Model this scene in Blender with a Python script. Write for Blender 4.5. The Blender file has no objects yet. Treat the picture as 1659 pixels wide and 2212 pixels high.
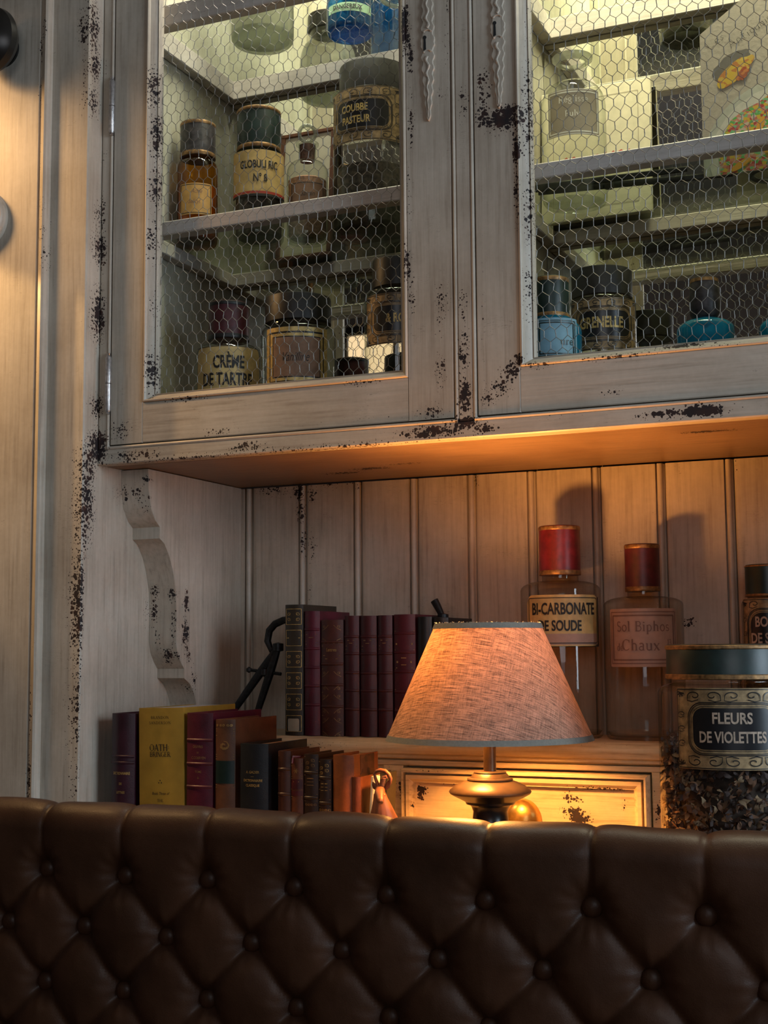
import bpy, bmesh, math, random
import numpy as np
from mathutils import Vector, Matrix
random.seed(7); rng = np.random.default_rng(7)
PI = math.pi
sc = bpy.context.scene
col = sc.collection

# ------------------------------------------------------------------ camera
CAM = np.array([0.0, -1.5, 1.15]); FPX = 2940.8; PCX, PCY = 829.5, 1106.0
yaw, pitch, roll = .41291271, .10192904, -.00729605
fw = np.array([-math.sin(yaw)*math.cos(pitch), math.cos(yaw)*math.cos(pitch), math.sin(pitch)])
rt0 = np.array([math.cos(yaw), math.sin(yaw), 0.0]); up0 = np.cross(rt0, fw)
rt = rt0*math.cos(roll)+up0*math.sin(roll); up = -rt0*math.sin(roll)+up0*math.cos(roll)
cd = bpy.data.cameras.new('camera'); cam = bpy.data.objects.new('camera', cd); col.objects.link(cam)
cd.sensor_fit = 'HORIZONTAL'; cd.sensor_width = 36; cd.lens = FPX/1659*36; cd.clip_start = .02
cam.matrix_world = Matrix(((rt[0], up[0], -fw[0], CAM[0]), (rt[1], up[1], -fw[1], CAM[1]), (rt[2], up[2], -fw[2], CAM[2]), (0, 0, 0, 1)))
sc.camera = cam
def px(x, y, Y=None, X=None, Z=None):
    """point of the real plane Y=, X= or Z= that a photograph pixel shows"""
    d = rt*(x-PCX)/FPX - up*(y-PCY)/FPX + fw
    t = (Y-CAM[1])/d[1] if Y is not None else ((X-CAM[0])/d[0] if X is not None else (Z-CAM[2])/d[2])
    return CAM+d*t

# ------------------------------------------------------------------ world, light, exposure
sc.view_settings.view_transform = 'Standard'; sc.view_settings.look = 'None'
sc.view_settings.exposure = 0.0; sc.view_settings.gamma = 1; sc.view_settings.use_curve_mapping = False
w = bpy.data.worlds.new('world'); sc.world = w; w.use_nodes = True
w.node_tree.nodes['Background'].inputs[0].default_value = (.55, .65, .8, 1)
w.node_tree.nodes['Background'].inputs[1].default_value = .2
sc.cycles.max_bounces = 10; sc.cycles.transparent_max_bounces = 24; sc.cycles.sample_clamp_indirect = 4
sc.cycles.caustics_reflective = False; sc.cycles.caustics_refractive = False
def light(name, kind, loc, target, energy, color, size=.1, size_y=None, **k):
    l = bpy.data.lights.new(name, kind); l.energy = energy; l.color = color
    if kind == 'AREA':
        l.size = size
        if size_y: l.shape = 'RECTANGLE'; l.size_y = size_y
    elif kind in ('POINT', 'SPOT'): l.shadow_soft_size = size
    for a, b in k.items(): setattr(l, a, b)
    o = bpy.data.objects.new(name, l); col.objects.link(o); o.location = loc
    if target is not None:
        o.rotation_euler = (Vector(target)-Vector(loc)).to_track_quat('-Z', 'Y').to_euler()
    return o
light('window_daylight', 'AREA', (2.4, -1.0, 1.75), (-1, -.1, 1.5), 58, (.70, .86, 1.0), 1.1, 1.5)
light('front_fill', 'AREA', (.9, -4.2, 2.1), (-.6, 0, 1.5), 15, (.96, .92, .92), 1.6, 1.3)  # soft frontal fill added for the cabinet faces, its source is unseen
light('wall_sconce', 'SPOT', (-1.50, -.26, 2.02), (-1.30, .05, 1.60), 19, (1, .58, .24), .08, spot_size=math.radians(100), spot_blend=.9)
light('pilaster_band_spot', 'SPOT', (-1.56, -.15, 1.80), (-1.20, .02, 1.48), 16, (1, .60, .24), .008, spot_size=math.radians(46), spot_blend=.3)  # second spot added to shape the warm band on the pilaster
light('cabinet_led_left', 'AREA', (-.80, .105, 2.40), (-.80, .13, 1.4), 7, (1, .95, .78), .42, .05)
light('cabinet_led_right', 'AREA', (-.28, .105, 2.40), (-.28, .13, 1.4), 12.5, (1, .93, .66), .42, .05)

# ------------------------------------------------------------------ materials
def new_mat(name):
    m = bpy.data.materials.new(name); m.use_nodes = True; nt = m.node_tree
    return m, nt, nt.nodes['Principled BSDF']
def N(nt, t, **k):
    n = nt.nodes.new(t)
    for a, b in k.items(): setattr(n, a, b)
    return n
def mathn(nt, op, a, b=None, c=None, clamp=False):
    n = N(nt, 'ShaderNodeMath', operation=op, use_clamp=clamp)
    for i, v in enumerate((a, b, c)):
        if v is None: continue
        if isinstance(v, (int, float)): n.inputs[i].default_value = v
        else: nt.links.new(v, n.inputs[i])
    return n.outputs[0]
def coords(nt, scale=(1, 1, 1)):
    t = N(nt, 'ShaderNodeTexCoord'); m = N(nt, 'ShaderNodeMapping'); nt.links.new(t.outputs['Object'], m.inputs[0])
    m.inputs['Scale'].default_value = scale; return m.outputs[0]
def noise(nt, vec, scale=5, detail=4, rough=.55):
    n = N(nt, 'ShaderNodeTexNoise'); nt.links.new(vec, n.inputs['Vector'])
    n.inputs['Scale'].default_value = scale; n.inputs['Detail'].default_value = detail; n.inputs['Roughness'].default_value = rough
    return n.outputs[0]
def ramp(nt, fac, stops):
    r = N(nt, 'ShaderNodeValToRGB'); e = r.color_ramp.elements
    while len(e) < len(stops): e.new(.5)
    for el, (p, c) in zip(e, stops): el.position = p; el.color = (*c, 1) if len(c) == 3 else c
    nt.links.new(fac, r.inputs[0]); return r.outputs[0]
def mixc(nt, fac, a, b, mode='MIX'):
    n = N(nt, 'ShaderNodeMix', data_type='RGBA', blend_type=mode)
    if isinstance(fac, (int, float)): n.inputs[0].default_value = fac
    else: nt.links.new(fac, n.inputs[0])
    for i, v in ((6, a), (7, b)):
        if isinstance(v, tuple): n.inputs[i].default_value = (*v, 1)
        else: nt.links.new(v, n.inputs[i])
    return n.outputs[2]
def bump(nt, b, h, strength=.3, dist=.001, prev=None):
    n = N(nt, 'ShaderNodeBump'); n.inputs['Strength'].default_value = strength; n.inputs['Distance'].default_value = dist
    nt.links.new(h, n.inputs['Height'])
    if prev is not None: nt.links.new(prev, n.inputs['Normal'])
    nt.links.new(n.outputs[0], b.inputs['Normal']); return n.outputs[0]
def simple(name, colr, rough=.5, metal=0, var=.12, vs=60, bmp=.1, emis=None, coat=0, spec=.5, stretch=(1, 1, 1)):
    m, nt, b = new_mat(name); v = coords(nt, stretch); n = noise(nt, v, vs, 4)
    lo = tuple(max(0, c*(1-var*1.5)) for c in colr); hi = tuple(min(1, c*(1+var*1.5)) for c in colr)
    nt.links.new(ramp(nt, n, [(.25, lo), (.75, hi)]), b.inputs['Base Color'])
    b.inputs['Roughness'].default_value = rough; b.inputs['Metallic'].default_value = metal
    b.inputs['Coat Weight'].default_value = coat; b.inputs['Specular IOR Level'].default_value = spec
    if bmp: bump(nt, b, n, bmp, .001)
    if emis: b.inputs['Emission Color'].default_value = (*emis[0], 1); b.inputs['Emission Strength'].default_value = emis[1]
    return m
def paint(name, axis='z', base=(.50, .445, .375), hi=(.57, .515, .44), lo=(.385, .335, .275), chips=True, rough=.42):
    """cream brushed paint over dark wood; 'wear' holds where it has flaked off"""
    m, nt, b = new_mat(name)
    s = {'z': (34, 34, 1.6), 'x': (1.6, 34, 34), 'y': (34, 1.6, 34)}[axis]
    g = noise(nt, coords(nt, s), 6, 5, .62); big = noise(nt, coords(nt), 6.5, 3, .6)
    mot = noise(nt, coords(nt), 160, 2, .5)
    c = ramp(nt, g, [(.28, lo), (.45, base), (.7, hi)])
    c = mixc(nt, .55, c, ramp(nt, big, [(.35, (.60, .54, .47)), (.62, (1, .98, .95))]), 'MULTIPLY')
    c = mixc(nt, .22, c, ramp(nt, mot, [(.3, (.7, .68, .66)), (.7, (1, 1, 1))]), 'MULTIPLY')
    # fine scratches
    sc1 = noise(nt, coords(nt, (9, 60, 130)), 5, 2, .4)
    scr = mathn(nt, 'LESS_THAN', mathn(nt, 'ABSOLUTE', mathn(nt, 'SUBTRACT', sc1, .5)), .0035)
    gate = mathn(nt, 'GREATER_THAN', noise(nt, coords(nt), 24, 2), .63)
    c = mixc(nt, mathn(nt, 'MULTIPLY', mathn(nt, 'MULTIPLY', scr, gate), .7), c, (.05, .035, .03))
    hgt = g
    if chips:
        at = N(nt, 'ShaderNodeAttribute', attribute_name='wear'); wv = mathn(nt, 'MULTIPLY', at.outputs['Fac'], 1.25)
        warp = N(nt, 'ShaderNodeMixRGB', blend_type='ADD'); warp.inputs[0].default_value = .0035
        tc = N(nt, 'ShaderNodeTexCoord'); nn = N(nt, 'ShaderNodeTexNoise'); nn.inputs['Scale'].default_value = 260; nt.links.new(tc.outputs['Object'], nn.inputs['Vector'])
        nt.links.new(tc.outputs['Object'], warp.inputs[1]); nt.links.new(nn.outputs['Color'], warp.inputs[2])
        masks = []
        for scale, k, off in ((340, .78, .0), (170, .85, .10), (80, .9, .55)):
            vo = N(nt, 'ShaderNodeTexVoronoi'); vo.inputs['Scale'].default_value = scale
            nt.links.new(warp.outputs[0], vo.inputs['Vector'])
            sep = N(nt, 'ShaderNodeSeparateColor'); nt.links.new(vo.outputs['Color'], sep.inputs[0])
            thr = mathn(nt, 'MULTIPLY', mathn(nt, 'SUBTRACT', wv, off), mathn(nt, 'MULTIPLY_ADD', sep.outputs[0], k, .12))
            masks.append(mathn(nt, 'LESS_THAN', vo.outputs['Distance'], thr))
        ch = mathn(nt, 'MAXIMUM', mathn(nt, 'MAXIMUM', masks[0], masks[1]), masks[2])
        dk = ramp(nt, noise(nt, coords(nt), 70, 3), [(.35, (.012, .009, .011)), (.6, (.028, .013, .011)), (.8, (.07, .028, .018))])
        c = mixc(nt, mathn(nt, 'MULTIPLY', wv, .35, clamp=True), c, mixc(nt, 1, c, (.72, .66, .6), 'MULTIPLY'))
        c = mixc(nt, ch, c, dk)
        hgt = mathn(nt, 'SUBTRACT', mathn(nt, 'MULTIPLY', g, .35), mathn(nt, 'MULTIPLY', ch, .9))
        rr = mathn(nt, 'MULTIPLY_ADD', ch, .3, rough); nt.links.new(rr, b.inputs['Roughness'])
    else: b.inputs['Roughness'].default_value = rough
    nt.links.new(c, b.inputs['Base Color'])
    b.inputs['Specular IOR Level'].default_value = .4
    bump(nt, b, hgt, .5, .0009)
    return m
M = {}
M['paint_v'] = paint('distressed cream paint, upright grain', 'z')
M['paint_h'] = paint('distressed cream paint, level grain', 'x')
M['paint_in'] = paint('pale grey green cabinet lining', 'z', (.46, .44, .35), (.52, .50, .41), (.38, .36, .28), chips=False, rough=.5)
M['shelf'] = paint('pinkish white shelf paint', 'x', (.56, .52, .49), (.62, .58, .55), (.48, .44, .41), chips=False, rough=.5)
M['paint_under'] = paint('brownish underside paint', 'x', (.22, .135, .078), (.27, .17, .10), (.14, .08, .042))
M['drawer'] = paint('warm cream drawer paint', 'x', (.68, .54, .33), (.80, .66, .42), (.40, .28, .15))
M['wire'] = simple('galvanised wire', (.16, .15, .135), .5, .5, .2, 400)
M['gap'] = simple('dark recess', (.012, .012, .012), .8)
M['iron'] = simple('black iron', (.018, .018, .019), .42, .6, .3, 200, .3)
M['steel'] = simple('aged bare steel', (.45, .43, .42), .35, .8, .25, 200, .3)
M['brass'] = simple('aged brass', (.55, .34, .10), .3, .9, .25, 90, .15)
M['gilt'] = simple('gilt tooling', (.50, .33, .11), .42, .55, .3, 250)
M['giltdim'] = simple('worn gilt tooling', (.26, .15, .06), .5, .4, .35, 250)
M['gold'] = simple('gold label ink', (.50, .36, .13), .4, .35, .25, 180)
M['goldrim'] = simple('worn copper gold rim', (.24, .13, .05), .45, .5, .5, 160, .3)
M['letter_cream'] = simple('faded cream lettering', (.42, .32, .24), .55, 0, .25, 200)
M['golddim'] = simple('dark aged gold ink', (.31, .215, .11), .45, .25, .4, 120)
M['black'] = simple('black label ink', (.010, .010, .012), .3, 0, .2)
M['ink'] = simple('black printed ink', (.012, .010, .009), .6)
M['cap_red'] = simple('red lacquered tin', (.115, .008, .014), .38, 0, .3, 90, .15)
M['cap_wine'] = simple('dark red lacquered tin', (.06, .007, .012), .45, 0, .3, 90, .15)
M['cap_black'] = simple('black lacquered tin', (.009, .008, .008), .45, 0, .5, 90, .25)
M['cap_green'] = simple('dark green lacquered tin', (.007, .020, .018), .38, 0, .35, 60, .2)
M['cap_smoke'] = simple('mottled purple black tin', (.030, .025, .027), .45, 0, .7, 130, .3)
M['paper_gold'] = simple('ochre paper label', (.58, .40, .15), .55, 0, .2, 60)
M['paper_cream'] = simple('cream paper', (.66, .60, .44), .7, 0, .08, 60)
M['paper_tan'] = simple('brown paper label', (.22, .12, .07), .65, 0, .25, 60)
M['paper_amber'] = simple('amber paper label', (.55, .30, .08), .6, 0, .2, 60)
M['paper_grey'] = simple('greige label', (.33, .28, .20), .6, 0, .08, 60)
M['paper_rose'] = simple('faded rose label', (.42, .27, .20), .6, 0, .1, 60)
M['ink_rose'] = simple('faded brown ink', (.20, .10, .07), .6)
M['white'] = simple('white label ink', (.72, .70, .6), .5)
M['red_ink'] = simple('red ink', (.45, .05, .03), .5)
M['blue_label'] = simple('pale blue paper label', (.16, .30, .38), .6)
M['green_label'] = simple('pale green paper label', (.40, .60, .42), .6)
M['cork'] = simple('dark cork', (.09, .035, .022), .8, 0, .5, 200, .5)
M['amberfill'] = simple('amber powder', (.42, .18, .03), .45, 0, .25, 60, .3)
M['browngrain'] = simple('brown granules', (.20, .09, .04), .8, 0, .5, 300, .8)
M['rosegrain'] = simple('pinkish crystals', (.42, .22, .13), .6, 0, .4, 250, .8)
M['darkfill'] = simple('dark dried herbs', (.06, .048, .035), .9, 0, .6, 160, .8)
M['whitefill'] = simple('white powder', (.33, .25, .18), .9, 0, .15, 40, .2)
M['pages'] = simple('page edges', (.55, .42, .24), .8, 0, .15, 300, .2)
M['pages_bright'] = simple('bright white page edges', (.62, .60, .58), .8, 0, .1, 300, .2)

def glass(name, tint=(.95, .96, .94), edge=(.62, .66, .60), gl=1.0, rough=.02, body=None):
    """thin-walled glass: see-through, darker where seen edge on, mirror-like by its Fresnel share"""
    m = bpy.data.materials.new(name); m.use_nodes = True; nt = m.node_tree; nt.nodes.clear()
    out = N(nt, 'ShaderNodeOutputMaterial'); lw = N(nt, 'ShaderNodeLayerWeight'); lw.inputs[0].default_value = .5
    fac = lw.outputs['Facing']; f3 = mathn(nt, 'POWER', fac, 2.5); f5 = mathn(nt, 'POWER', fac, 5)
    tr = N(nt, 'ShaderNodeBsdfTransparent'); nt.links.new(mixc(nt, f3, tint, edge), tr.inputs[0])
    g = N(nt, 'ShaderNodeBsdfGlossy'); g.inputs['Roughness'].default_value = rough
    mx = N(nt, 'ShaderNodeMixShader'); nt.links.new(mathn(nt, 'MULTIPLY', mathn(nt, 'MULTIPLY_ADD', f5, .8, .045), gl, clamp=True), mx.inputs[0])
    nt.links.new(tr.outputs[0], mx.inputs[1]); nt.links.new(g.outputs[0], mx.inputs[2]); nt.links.new(mx.outputs[0], out.inputs[0])
    if body:                              # cloudy glass: a share of the light scatters in the glass itself
        d_ = N(nt, 'ShaderNodeBsdfTranslucent'); d_.inputs[0].default_value = (*body[0], 1); d2 = N(nt, 'ShaderNodeBsdfDiffuse'); d2.inputs[0].default_value = (*body[0], 1)
        m1 = N(nt, 'ShaderNodeMixShader'); m1.inputs[0].default_value = .5; nt.links.new(d_.outputs[0], m1.inputs[1]); nt.links.new(d2.outputs[0], m1.inputs[2])
        m2 = N(nt, 'ShaderNodeMixShader'); m2.inputs[0].default_value = body[1]; nt.links.new(tr.outputs[0], m2.inputs[1]); nt.links.new(m1.outputs[0], m2.inputs[2]); nt.links.new(m2.outputs[0], mx.inputs[1])
    return m
M['glass'] = glass('clear glass')
M['glass_old'] = glass('dusty old glass', (.93, .91, .88), (.60, .55, .48), .8, .03)
M['glass_shelf'] = glass('shelf glass', (.93, .95, .91), (.7, .78, .70), .8)
M['glass_amber'] = glass('amber glass', (.80, .50, .14), (.35, .16, .03))
M['glass_blue'] = glass('blue glass', (.16, .55, .70), (.03, .25, .36), body=((.02, .34, .58), .4))
M['glass_cobalt'] = glass('cobalt glass', (.14, .45, .72), (.04, .18, .34), body=((.03, .22, .50), .3))
M['glass_frost'] = glass('frosted white glass', (.62, .64, .58), (.5, .52, .46), 1.2, .12, body=((.6, .6, .54), .25))
m, nt, b = new_mat('mirror'); b.inputs['Base Color'].default_value = (.84, .84, .78, 1); b.inputs['Metallic'].default_value = 1; b.inputs['Roughness'].default_value = .015; M['mirror'] = m

def leather(name, c0, c1, rough=.33, sc_=7, grain=900, coat=.25):
    m, nt, b = new_mat(name); v = coords(nt); n = noise(nt, v, sc_, 6, .65)
    nt.links.new(ramp(nt, n, [(.3, c0), (.72, c1)]), b.inputs['Base Color'])
    nt.links.new(mathn(nt, 'MULTIPLY_ADD', n, .25, rough-.1), b.inputs['Roughness'])
    vo = N(nt, 'ShaderNodeTexVoronoi'); vo.inputs['Scale'].default_value = grain; nt.links.new(v, vo.inputs['Vector'])
    p = bump(nt, b, vo.outputs['Distance'], .12, .0006); bump(nt, b, noise(nt, v, 60, 4), .25, .0015, p)
    b.inputs['Coat Weight'].default_value = coat; b.inputs['Coat Roughness'].default_value = .25
    return m
M['leather'] = leather('brown bench leather', (.026, .0100, .0046), (.060, .0235, .0110), rough=.42, coat=.04); M['leather'].node_tree.nodes['Principled BSDF'].inputs['Specular IOR Level'].default_value = .28
def bookmat(name, c, rough=.45, var=.45):
    c = tuple(x*.72 for x in c)
    return leather('book leather '+name, tuple(x*(1-var) for x in c), tuple(x*(1+var) for x in c), rough, 30, 700, .1)

# lamp shade linen: lets the bulb's light through
m = bpy.data.materials.new('linen shade'); m.use_nodes = True; nt = m.node_tree; nt.nodes.clear(); M['linen'] = m
out = N(nt, 'ShaderNodeOutputMaterial'); uvn = N(nt, 'ShaderNodeUVMap')
def uvmap(s):
    mp = N(nt, 'ShaderNodeMapping'); nt.links.new(uvn.outputs[0], mp.inputs[0]); mp.inputs['Scale'].default_value = s; return mp.outputs[0]
wf = noise(nt, uvmap((11, 260, 1)), 4, 4, .75); wp = noise(nt, uvmap((260, 14, 1)), 4, 4, .75); sl = noise(nt, uvmap((26, 230, 1)), 2.5, 2, .4)
thr = mathn(nt, 'ADD', mathn(nt, 'MULTIPLY', wf, .68), mathn(nt, 'MULTIPLY', wp, .32))
colw = ramp(nt, thr, [(.40, (.12, .10, .085)), (.5, (.36, .31, .26)), (.60, (.56, .49, .42))])
colw = mixc(nt, mathn(nt, 'MULTIPLY', mathn(nt, 'GREATER_THAN', sl, .66), .6), colw, (.14, .10, .08))
colt = mixc(nt, 1, mixc(nt, .75, colw, colw, 'MULTIPLY'), (.23, .155, .120), 'MULTIPLY')
df = N(nt, 'ShaderNodeBsdfDiffuse'); tl = N(nt, 'ShaderNodeBsdfTranslucent'); nt.links.new(colw, df.inputs[0]); nt.links.new(colt, tl.inputs[0])
bm_ = N(nt, 'ShaderNodeBump'); bm_.inputs['Strength'].default_value = .4; bm_.inputs['Distance'].default_value = .0006; nt.links.new(thr, bm_.inputs['Height']); nt.links.new(bm_.outputs[0], df.inputs['Normal'])
mx = N(nt, 'ShaderNodeMixShader'); mx.inputs[0].default_value = .45
nt.links.new(df.outputs[0], mx.inputs[1]); nt.links.new(tl.outputs[0], mx.inputs[2]); nt.links.new(mx.outputs[0], out.inputs[0])
M['trim_tape'] = simple('grey shade tape', (.20, .185, .16), .8, 0, .1, 300, .2)
M['lamp_metal'] = simple('bronzed lamp metal', (.10, .062, .035), .36, .55, .2, 60, .1)
M['lamp_black'] = simple('black lamp metal', (.012, .011, .010), .28, .2, .3, 60, .05)
M['bulb'] = glass('bulb glass', (.98, .97, .95), (.9, .88, .85)); M['filament'] = simple('glowing filament', (1, .8, .5), .5, emis=((1, .55, .2), 400))
M['wood_carved'] = simple('reddish carved wood', (.13, .045, .020), .5, 0, .45, 90, .4, stretch=(1, 1, .15))
M['floor'] = simple('dark oak floor', (.10, .06, .035), .5, 0, .3, 20)
M['plaster'] = simple('room plaster', (.16, .12, .10), .8, 0, .1, 5)
M['ceiling'] = simple('room ceiling', (.30, .27, .24), .8, 0, .1, 5)
M['window_warm'] = simple('lit window pane', (.9, .7, .45), .5, emis=((1, .72, .42), 1.1))
M['window_day'] = simple('daylit window pane', (.7, .8, .9), .5, emis=((.7, .85, 1), 1.0))

# ------------------------------------------------------------------ mesh helpers
def dens(pts, step):
    out = []
    for i, p in enumerate(pts):
        q = pts[(i+1) % len(pts)]; L = math.dist(p, q); n = max(1, int(L/step))
        for k in range(n): out.append((p[0]+(q[0]-p[0])*k/n, p[1]+(q[1]-p[1])*k/n))
    return out
def crect(a0, a1, b0, b1, c=.0012): return [(a0+c, b0), (a1-c, b0), (a1, b0+c), (a1, b1-c), (a1-c, b1), (a0+c, b1), (a0, b1-c), (a0, b0+c)]
class MB:
    def __init__(s): s.v = []; s.f = []
    def add(s, V, F):
        o = len(s.v); s.v += [tuple(map(float, p)) for p in V]; s.f += [tuple(i+o for i in f) for f in F]; return s
    def box(s, x0, x1, y0, y1, z0, z1):
        V = [(x, y, z) for z in (z0, z1) for y in (y0, y1) for x in (x0, x1)]
        return s.add(V, [(0, 2, 3, 1), (4, 5, 7, 6), (0, 1, 5, 4), (2, 6, 7, 3), (0, 4, 6, 2), (1, 3, 7, 5)])
    def sweep(s, prof, axis, a, b, step=.006, ma=None, mb=None):
        n = len(prof); k = max(1, int(abs(b-a)/step)); V = []
        for i in range(k+1):
            t = i/k
            for p in prof:
                e0 = a+(ma(p) if ma else 0); e1 = b+(mb(p) if mb else 0); c = e0+(e1-e0)*t
                V.append({'x': (c, p[0], p[1]), 'y': (p[0], c, p[1]), 'z': (p[0], p[1], c)}[axis])
        F = [(i*n+j, i*n+(j+1) % n, (i+1)*n+(j+1) % n, (i+1)*n+j) for i in range(k) for j in range(n)]
        F += [tuple(range(n))[::-1], tuple(k*n+j for j in range(n))]
        return s.add(V, F)
    def bar(s, x0, x1, y0, y1, z0, z1, axis='x', c=.0012, step=.006, fine=.006):
        pr = {'x': (y0, y1, z0, z1), 'y': (x0, x1, z0, z1), 'z': (x0, x1, y0, y1)}[axis]
        ab = {'x': (x0, x1), 'y': (y0, y1), 'z': (z0, z1)}[axis]
        return s.sweep(dens(crect(*pr, c), fine), axis, *ab, step)
    def lathe(s, prof, n=48, cx=0, cy=0, close=False):
        k = len(prof); V = [(cx+r*math.cos(2*PI*i/n), cy+r*math.sin(2*PI*i/n), z) for r, z in prof for i in range(n)]
        F = [(j*n+i, j*n+(i+1) % n, (j+1)*n+(i+1) % n, (j+1)*n+i) for j in range(k-1) for i in range(n)]
        if prof[0][0] > 1e-5 and not close: F.append(tuple(range(n))[::-1])
        if prof[-1][0] > 1e-5 and not close: F.append(tuple((k-1)*n+i for i in range(n)))
        return s.add(V, F)
    def tube(s, pts, rad, n=8, flat=1.0, cap=True):
        pts = [Vector(p) for p in pts]; m_ = len(pts)
        if not hasattr(rad, '__len__'): rad = [rad]*m_
        V = []; nrm = None
        for i, p in enumerate(pts):
            t = (pts[min(i+1, m_-1)]-pts[max(i-1, 0)]).normalized()
            if nrm is None:
                nrm = t.cross(Vector((0, 1, 0)));
                if nrm.length < .1: nrm = t.cross(Vector((1, 0, 0)))
            nrm = (nrm-t*nrm.dot(t)).normalized(); bn = t.cross(nrm)
            for j in range(n):
                a = 2*PI*j/n; V.append(p+nrm*math.cos(a)*rad[i]+bn*math.sin(a)*rad[i]*flat)
        F = [(i*n+j, i*n+(j+1) % n, (i+1)*n+(j+1) % n, (i+1)*n+j) for i in range(m_-1) for j in range(n)]
        if cap: F += [tuple(range(n))[::-1], tuple((m_-1)*n+j for j in range(n))]
        return s.add(V, F)
    def poly(s, pts, y0, y1):
        """outline in x,z extruded from y0 to y1"""
        n = len(pts); V = [(p[0], y0, p[1]) for p in pts]+[(p[0], y1, p[1]) for p in pts]
        return s.add(V, [tuple(range(n)), tuple(range(2*n-1, n-1, -1))]+[((i+1) % n, i, n+i, n+(i+1) % n) for i in range(n)])
    def strip(s, pts, w, closed=False):
        """flat ribbon in x,z (y=0) along a 2D polyline"""
        n = len(pts); P = [np.array(p, float) for p in pts]; L = []; Rr = []
        for i in range(n):
            a = P[(i-1) % n] if closed else P[max(i-1, 0)]; b = P[(i+1) % n] if closed else P[min(i+1, n-1)]
            t = b-a; t /= (np.linalg.norm(t)+1e-12); q = np.array((-t[1], t[0]))*w/2; L.append(P[i]+q); Rr.append(P[i]-q)
        V = [(p[0], 0, p[1]) for p in L]+[(p[0], 0, p[1]) for p in Rr]
        return s.add(V, [(i, (i+1) % n, n+(i+1) % n, n+i) for i in range(n if closed else n-1)])
    def rfill(s, w, h, r, cx=0, cz=0, n=28):
        xs = np.linspace(-w/2, w/2, n); V = []
        for x in xs:
            e = max(0, abs(x)-(w/2-r)); hh = h/2-(r-math.sqrt(max(0, r*r-e*e)) if r > 0 else 0)
            V += [(cx+x, 0, cz-hh), (cx+x, 0, cz+hh)]
        return s.add(V, [(2*i, 2*i+2, 2*i+3, 2*i+1) for i in range(n-1)])
    def map(s, fn): s.v = [fn(p) for p in s.v]; return s
def rring(w, h, r, cx=0, cz=0, k=7, seg=.004):
    pts = []
    for qx, qz, a0 in ((1, 1, 0), (-1, 1, PI/2), (-1, -1, PI), (1, -1, 1.5*PI)):
        for i in range(k+1):
            a = a0+i*PI/2/k; pts.append((cx+qx*(w/2-r)+r*math.cos(a), cz+qz*(h/2-r)+r*math.sin(a)))
    return dens(pts, seg)
WEAR = []                        # flaked places: centre, radii, strength
def wear(plane, items):
    for x, y, rx, ry, s in items:
        P = px(x, y, **plane); d = (P-CAM)@fw; k = d/FPX
        if 'Y' in plane: R = (rx*k/.88, .02, ry*k)
        elif 'X' in plane: R = (.02, rx*k/.45, ry*k)
        else: R = (rx*k/.9, ry*k*5, .02)
        WEAR.append((P, np.array(R), s))
def wear_values(V):
    V = np.asarray(V); o = np.zeros(len(V))
    for c, R, s in WEAR:
        q = (((V-c)/R)**2).sum(1); o = np.maximum(o, s*np.exp(-q))
    return o
def link(name, me, mat, parent=None):
    o = bpy.data.objects.new(name, me); col.objects.link(o)
    if mat is not None: me.materials.append(mat)
    if parent is not None: o.parent = parent
    return o
def obj(name, mb, mat, parent=None, world=True, smooth=38, label=None, wr=False, kind=None, recalc=True):
    """ONE mesh object; world=True: the vertices are world points and are taken relative to the parent's place"""
    V = np.array(mb.v, dtype=float)
    wv = wear_values(V) if wr else None
    if parent is not None and world:
        o_ = np.array(wloc(parent)); V = V-o_
    me = bpy.data.meshes.new(name); me.from_pydata(V.tolist(), [], mb.f)
    if recalc:
        bm = bmesh.new(); bm.from_mesh(me); bmesh.ops.recalc_face_normals(bm, faces=bm.faces); bm.to_mesh(me); bm.free()
    if smooth: me.shade_smooth(); me.set_sharp_from_angle(angle=math.radians(smooth))
    if wr:
        a = me.attributes.new('wear', 'FLOAT', 'POINT'); a.data.foreach_set('value', wv.astype(np.float32))
    o = link(name, me, mat, parent)
    if label: o['label'] = label
    if kind: o['kind'] = kind
    return o
LOC = {}
def wloc(o):
    v = Vector((0, 0, 0))
    while o is not None: v += Vector(o.location); o = o.parent
    return v
def thing(name, label, cat, loc=(0, 0, 0), group=None, rot=None):
    o = bpy.data.objects.new(name, None); col.objects.link(o); o.location = loc; o.empty_display_size = .02
    o['label'] = label; o['category'] = cat
    if group: o['group'] = group
    if rot: o.rotation_euler = rot
    return o
def tag(o, label, cat, group=None):
    o['label'] = label; o['category'] = cat
    if group: o['group'] = group
    return o
def struct(name, mb, mat, label=None, **k):
    o = obj(name, mb, mat, **k); o['kind'] = 'structure'
    if label: o['label'] = label; 
    return o

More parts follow.
